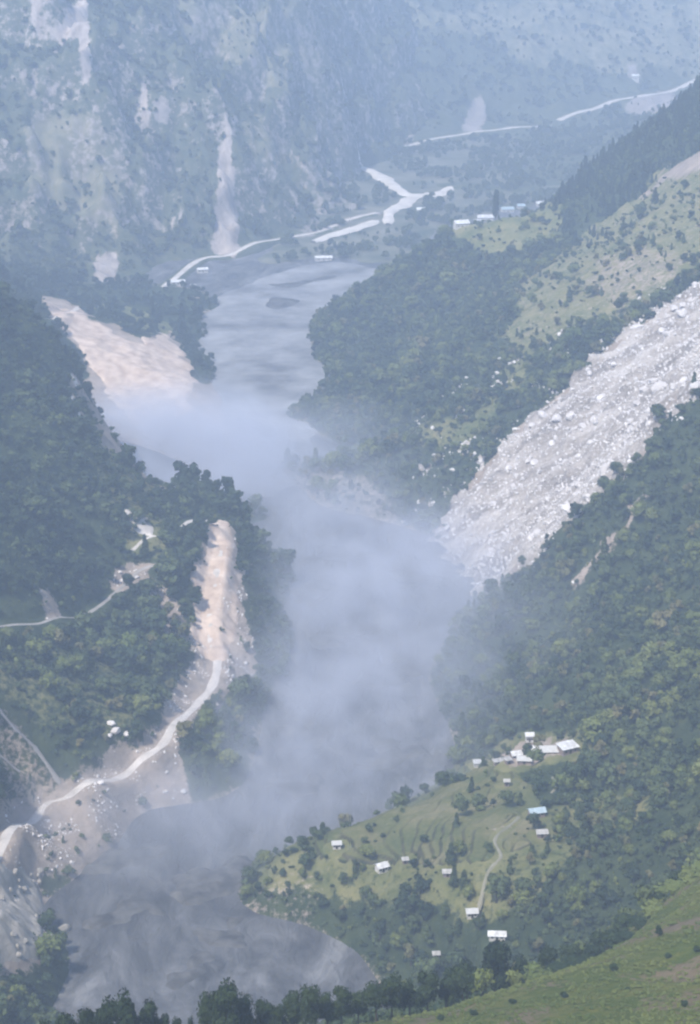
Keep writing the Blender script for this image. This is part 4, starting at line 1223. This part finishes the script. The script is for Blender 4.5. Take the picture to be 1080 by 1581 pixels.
r = np.random.default_rng(91)
n = 26000
x = r.uniform(-60, 150, n); y = r.uniform(290, 500, n); z = NH.z(x, y); u, v = proj(x, y, z)
k = (u > 420) & (u < 1250) & (v > 1300) & (v < 1680) & (y < np.interp(u, [0, 600, 1080], [372, 405, 495])) & (fbm(x, y, 14, 3, 5) > -0.25)
x, y, z = x[k], y[k], z[k]; n = len(x)
sc = 0.25 + 0.55 * r.random(n) ** 2
forest_object('grass', 'tufts of yellow green grass on the near meadow', np.stack([x, y, z - 0.05], -1), np.stack([np.zeros(n), np.zeros(n), r.random(n) * 6.28], -1),
              np.stack([sc * 2.0, sc * 2.0, sc], -1), r.integers(0, 4, n), PROTO['tuft'], 'grass')
wp = [G(u, v)[:2] for u, v in SHOALS[4][0]]
x = r.uniform(-200, 500, 9000); y = r.uniform(1950, 3000, 9000)
k = inpoly(x, y, wp) & (fbm(x, y, 60, 3, 3) > -0.05) & (z_all(x, y) < 4)
for o_ in [o for o in bpy.data.objects if o.name.startswith('sand_track')]:
    pc = np.array([v.co[:2] for v in o_.data.vertices])[2::5]
    for a_, b_ in pc: k &= np.hypot(x - a_, y - b_) > 22
x, y = x[k], y[k]
emit('thicket', 'hazy scrub and trees on the flat land of the far bend', (x, y, np.ones(len(x)), None, None, 4 + 8 * r.random(len(x)), r), 'far', None, 'thicket')


# ------------------------------------------------------------------ boulders
def rock_mesh(name, seed, mat, sub=2, cuts=14):
    r = np.random.default_rng(seed)
    v, f = (ICO2 if sub == 2 else ICO3)
    v = v.copy() * np.array([1.0, 0.75 + 0.3 * r.random(), 0.6 + 0.25 * r.random()])
    for _ in range(cuts):
        n = r.normal(size=3); n /= np.linalg.norm(n)
        d = 0.55 + 0.25 * r.random()
        s = v @ n
        v = np.where((s > d)[:, None], v - n * (s - d)[:, None], v)
    v += r.normal(size=v.shape) * 0.02
    me = bpy.data.meshes.new(name); me.from_pydata([tuple(p) for p in v], [], f); me.update(); me.materials.append(mat)
    return me


ROCKS = [rock_mesh('boulder', 100 + i, M['boulder']) for i in range(7)]
TANROCKS = [rock_mesh('boulder', 200 + i, M['tan_rock']) for i in range(4)]


def boulder(label, x, y, z, s, group, meshes=ROCKS, asp=(1, 1, 1), rz=None, tilt=0.4):
    o = bpy.data.objects.new('boulder', random.choice(meshes)); C.objects.link(o)
    o.location = (x, y, z); o.scale = (s * asp[0], s * asp[1], s * asp[2])
    o.rotation_euler = (random.uniform(-tilt, tilt), random.uniform(-tilt, tilt), random.random() * 6.28 if rz is None else rz)
    tag(o, label, 'boulder', group)
    return o


sx, sy, sz, sm = SL
flat = np.nonzero(sm.ravel() > 0.75)[0]
sxf, syf, szf = sx.ravel(), sy.ravel(), sz.ravel()
uu, vv_ = proj(sxf[flat], syf[flat], szf[flat])
flat = flat[(uu > -20) & (uu < 1120) & (vv_ > 380)]
special = [(1018, 606, 7.5, (1.0, 0.6, 0.9), 'largest white slab leaning at the lower right edge of the landslide'), (848, 592, 4.0, (1, .7, .6), 'white block at the upper edge of the landslide, apart from the rest'),
           (836, 601, 2.6, (1, .7, .6), 'smaller white block next to the one at the upper landslide edge'), (836, 645, 5.2, (.8, .8, 1), 'tall white block at the left of the pale boulder cluster'),
           (858, 650, 5.0, (1, .8, .8), 'broad white block in the middle of the pale boulder cluster'), (880, 648, 5.2, (1, .8, .9), 'white block at the right of the pale boulder cluster'),
           (982, 510, 5.0, (1.2, .7, .5), 'flat white slab near the top edge of the landslide'), (908, 772, 5.5, (1.1, .6, .6), 'flat pale slab on the lower edge of the landslide'), (1040, 480, 4.5, (1, .8, .7), 'pale block high on the landslide by the right edge')]
for u, v, s, a, lab in special:
    p = hit(u, v, RW)
    boulder(lab, p.x, p.y, p.z + s * 0.35, s, None, ROCKS, a, 0.6, 0.25)
pick = rng.choice(flat, 250, replace=False)
for k in pick:
    s = 1.2 + 4.2 * random.random() ** 4
    boulder('pale angular boulder lying on the landslide scree', sxf[k], syf[k], szf[k] + s * 0.2, s, 'boulders on the landslide', ROCKS, (1, 0.9, 0.85), None, 0.6)
pick = rng.choice(flat, 5200, replace=False)
n = len(pick)
s = 0.45 + 0.9 * rng.random(n) ** 2
forest_object('rubble', 'pale broken stones strewn over the landslide', np.stack([sxf[pick], syf[pick], szf[pick] + s * 0.15], -1), rng.random((n, 3)) * 6.28,
              np.stack([s * 1.2, s, s * 0.9], -1), rng.integers(0, len(ROCKS), n), ROCKS, 'rubble')

x = rng.uniform(-220, -20, 60000); y = rng.uniform(680, 1120, 60000)
k = (attr_at(LW, 'soil', x, y) > 0.6) & (LW.z(x, y) > 0.5) & (road_dist(x, y) > 0.5) & (fbm(x, y, 16, 3, 2) > 0.0)
x, y = x[k][:2600], y[k][:2600]; n = len(x); s = 0.2 + 0.7 * rng.random(n) ** 4
forest_object('rubble', 'loose pale stones on the bare banks beside the left dirt road', np.stack([x, y, LW.z(x, y) + s * 0.1], -1), rng.random((n, 3)) * 6.28,
              np.stack([s * 1.2, s, s * 0.9], -1), rng.integers(0, len(ROCKS), n), ROCKS, 'rubble')
edge = np.nonzero((sm.ravel() > 0.02) & (sm.ravel() < 0.5))[0]
pick = rng.choice(edge, min(900, len(edge)), replace=False); n = len(pick); s = 0.5 + 1.6 * rng.random(n) ** 3
ex, ey = sxf[pick] + rng.normal(size=n) * 4, syf[pick] + rng.normal(size=n) * 4
forest_object('rubble', 'scattered stones along the ragged edges of the landslide', np.stack([ex, ey, RW.z(ex, ey) + s * 0.3], -1), rng.random((n, 3)) * 6.28,
              np.stack([s * 1.2, s, s * 0.9], -1), rng.integers(0, len(ROCKS), n), ROCKS, 'rubble')

for u, v, s, lab in ((172, 1122, 2.6, 'upper white boulder left of the curving dirt road'), (178, 1132, 3.0, 'largest white boulder left of the curving dirt road'), (170, 1142, 2.2, 'lower pale boulder left of the curving dirt road'),
                     (196, 1137, 2.6, 'flat white boulder nearest the curving dirt road'), (211, 1129, 1.3, 'small white boulder beside the flat white one'), (156, 1210, 2.0, 'white boulder on the outer edge of the dirt road'),
                     (263, 1093, 1.5, 'white boulder above the dirt road bend'), (258, 1193, 1.2, 'small pale boulder below the road bend'), (256, 1226, 1.6, 'pale boulder at the foot of the bare bank'),
                     (284, 1226, 1.7, 'pale boulder at the right end of the bare bank'), (408, 990, 1.8, 'white boulder in the dark trees by the river'), (380, 1025, 1.6, 'white boulder on the slope right of the road'),
                     (372, 1067, 1.8, 'white boulder above the wooded riverbank'), (212, 893, 1.8, 'bright white boulder at the end of the forest track'), (190, 898, 1.8, 'pale boulder beside the forest track end'),
                     (185, 885, 1.5, 'smaller pale boulder above the forest track end'), (165, 745, 1.2, 'small white boulder in the upper left forest'), (885, 903, 1.8, 'pale boulder at the foot of the small right scar'),
                     (770, 556, 1.6, 'small white boulder alone on the forested spur'), (622, 806, 2.0, 'white boulder at the misty foot of the spur')):
    p = hit(u, v, LW if u < 450 else RW)
    boulder(lab, p.x, p.y, p.z + s * 0.3, s, None, ROCKS, (1.1, 0.9, 0.8))
for u, v, s, a, lab in ((76, 1455, 4.2, (1, .8, .9), 'rounded tan boulder at the tip of the outcrop'), (100, 1438, 4.0, (1.2, .5, .9), 'leaf shaped grey boulder standing in the dark river'), (55, 1368, 1.6, (1, 1, .8), 'small pale boulder at the top of the tan outcrop')):
    p = hit(u, v, None)
    boulder(lab, p.x, p.y, p.z + s * 0.2, s, None, TANROCKS, a, 0.8, 0.2)
for k in range(26):
    u, v = random.uniform(0, 62), random.uniform(1345, 1480)
    p = hit(u, v, LW)
    boulder('tan boulder bedded in the outcrop at the left edge', p.x, p.y, p.z + 0.5, random.uniform(1.0, 2.4), 'boulders on the tan outcrop', TANROCKS)

# ------------------------------------------------------------------ air: haze and landslide dust
def box_obj(name, x0, x1, y0, y1, z0, z1):
    v, f = box(x0, x1, y0, y1, z0, z1)
    return mesh_obj(name, v, f, None)


hz = box_obj('haze', -3050, 3050, -650, 5450, -7.5, 640)
m = bpy.data.materials.new('haze'); m.use_nodes = True
n, l = m.node_tree.nodes, m.node_tree.links
n.remove(n['Principled BSDF'])
pv = n.new('ShaderNodeVolumePrincipled')
pv.inputs['Color'].default_value = (*HAZE_COLOR, 1)
pv.inputs['Density'].default_value = HAZE_DENSITY
pv.inputs['Anisotropy'].default_value = 0.0
l.new(pv.outputs[0], n['Material Output'].inputs['Volume'])
hz.data.materials.append(m)
tag(hz, 'pale blue haze filling the whole valley', 'haze', kind='stuff')


def dust(label, u, v, Y, rad, density, rz=0.0, dz=0.0, scale=0.02, thr=0.42, col=(0.84, 0.87, 0.97)):
    v_, f_ = ICO3
    o = mesh_obj('dust', [tuple(p) for p in v_], f_, None)
    c = W(u, v, Y)
    o.location = (c[0], c[1], c[2] + dz); o.scale = rad; o.rotation_euler = (0, 0, rz)
    m = bpy.data.materials.new('dust'); m.use_nodes = True
    n, l = m.node_tree.nodes, m.node_tree.links
    n.remove(n['Principled BSDF'])
    pv = n.new('ShaderNodeVolumePrincipled'); pv.inputs['Color'].default_value = (*col, 1)
    tc = n.new('ShaderNodeTexCoord')
    ln = n.new('ShaderNodeVectorMath'); ln.operation = 'LENGTH'; l.new(tc.outputs['Object'], ln.inputs[0])
    fall = n.new('ShaderNodeMapRange'); fall.interpolation_type = 'SMOOTHSTEP'
    fall.inputs[1].default_value, fall.inputs[2].default_value, fall.inputs[3].default_value, fall.inputs[4].default_value = 0.15, 0.97, 1.0, 0.0
    l.new(ln.outputs['Value'], fall.inputs[0])
    geo = n.new('ShaderNodeNewGeometry')
    t = n.new('ShaderNodeTexNoise'); t.inputs['Scale'].default_value = scale; t.inputs['Detail'].default_value = 3; t.inputs['Distortion'].default_value = 0.6
    l.new(geo.outputs['Position'], t.inputs['Vector'])
    mr = n.new('ShaderNodeMapRange'); mr.interpolation_type = 'SMOOTHSTEP'
    mr.inputs[1].default_value, mr.inputs[2].default_value, mr.inputs[3].default_value, mr.inputs[4].default_value = thr - 0.1, thr + 0.22, 0.12, 1.0
    l.new(t.outputs[0], mr.inputs[0])
    d = math_node(n, l, 'MULTIPLY', fall.outputs[0], mr.outputs[0])
    d = math_node(n, l, 'MULTIPLY', d, density)
    l.new(d, pv.inputs['Density'])
    l.new(pv.outputs[0], n['Material Output'].inputs['Volume'])
    o.data.materials.append(m)
    tag(o, label, 'dust cloud', 'dust drifting over the river', 'stuff')


dust('dense pale dust plume behind the left spur below the pink scar', 265, 712, 1310, (135, 135, 60), 0.034, 0.2, 4, 0.020, 0.36)
dust('pale dust drifting round the foot of the wooded spur', 470, 750, 1270, (170, 190, 62), 0.011, 0, 0, 0.026, 0.42)
dust('bright dust veil over the middle of the river', 590, 900, 1080, (140, 195, 46), 0.020, 0, 0, 0.030, 0.43)
dust('thin dust veil over the river above the hamlet', 510, 1110, 890, (130, 175, 38), 0.018, 0, 0, 0.034, 0.44)
dust('thin grey dust over the dark lower river and its left bank', 210, 1270, 790, (165, 90, 34), 0.014, 0, 0, 0.028, 0.43)
dust('faint dust veil over the forest right of the middle river', 770, 1020, 970, (110, 130, 66), 0.0055, 0, 10, 0.02, 0.38)
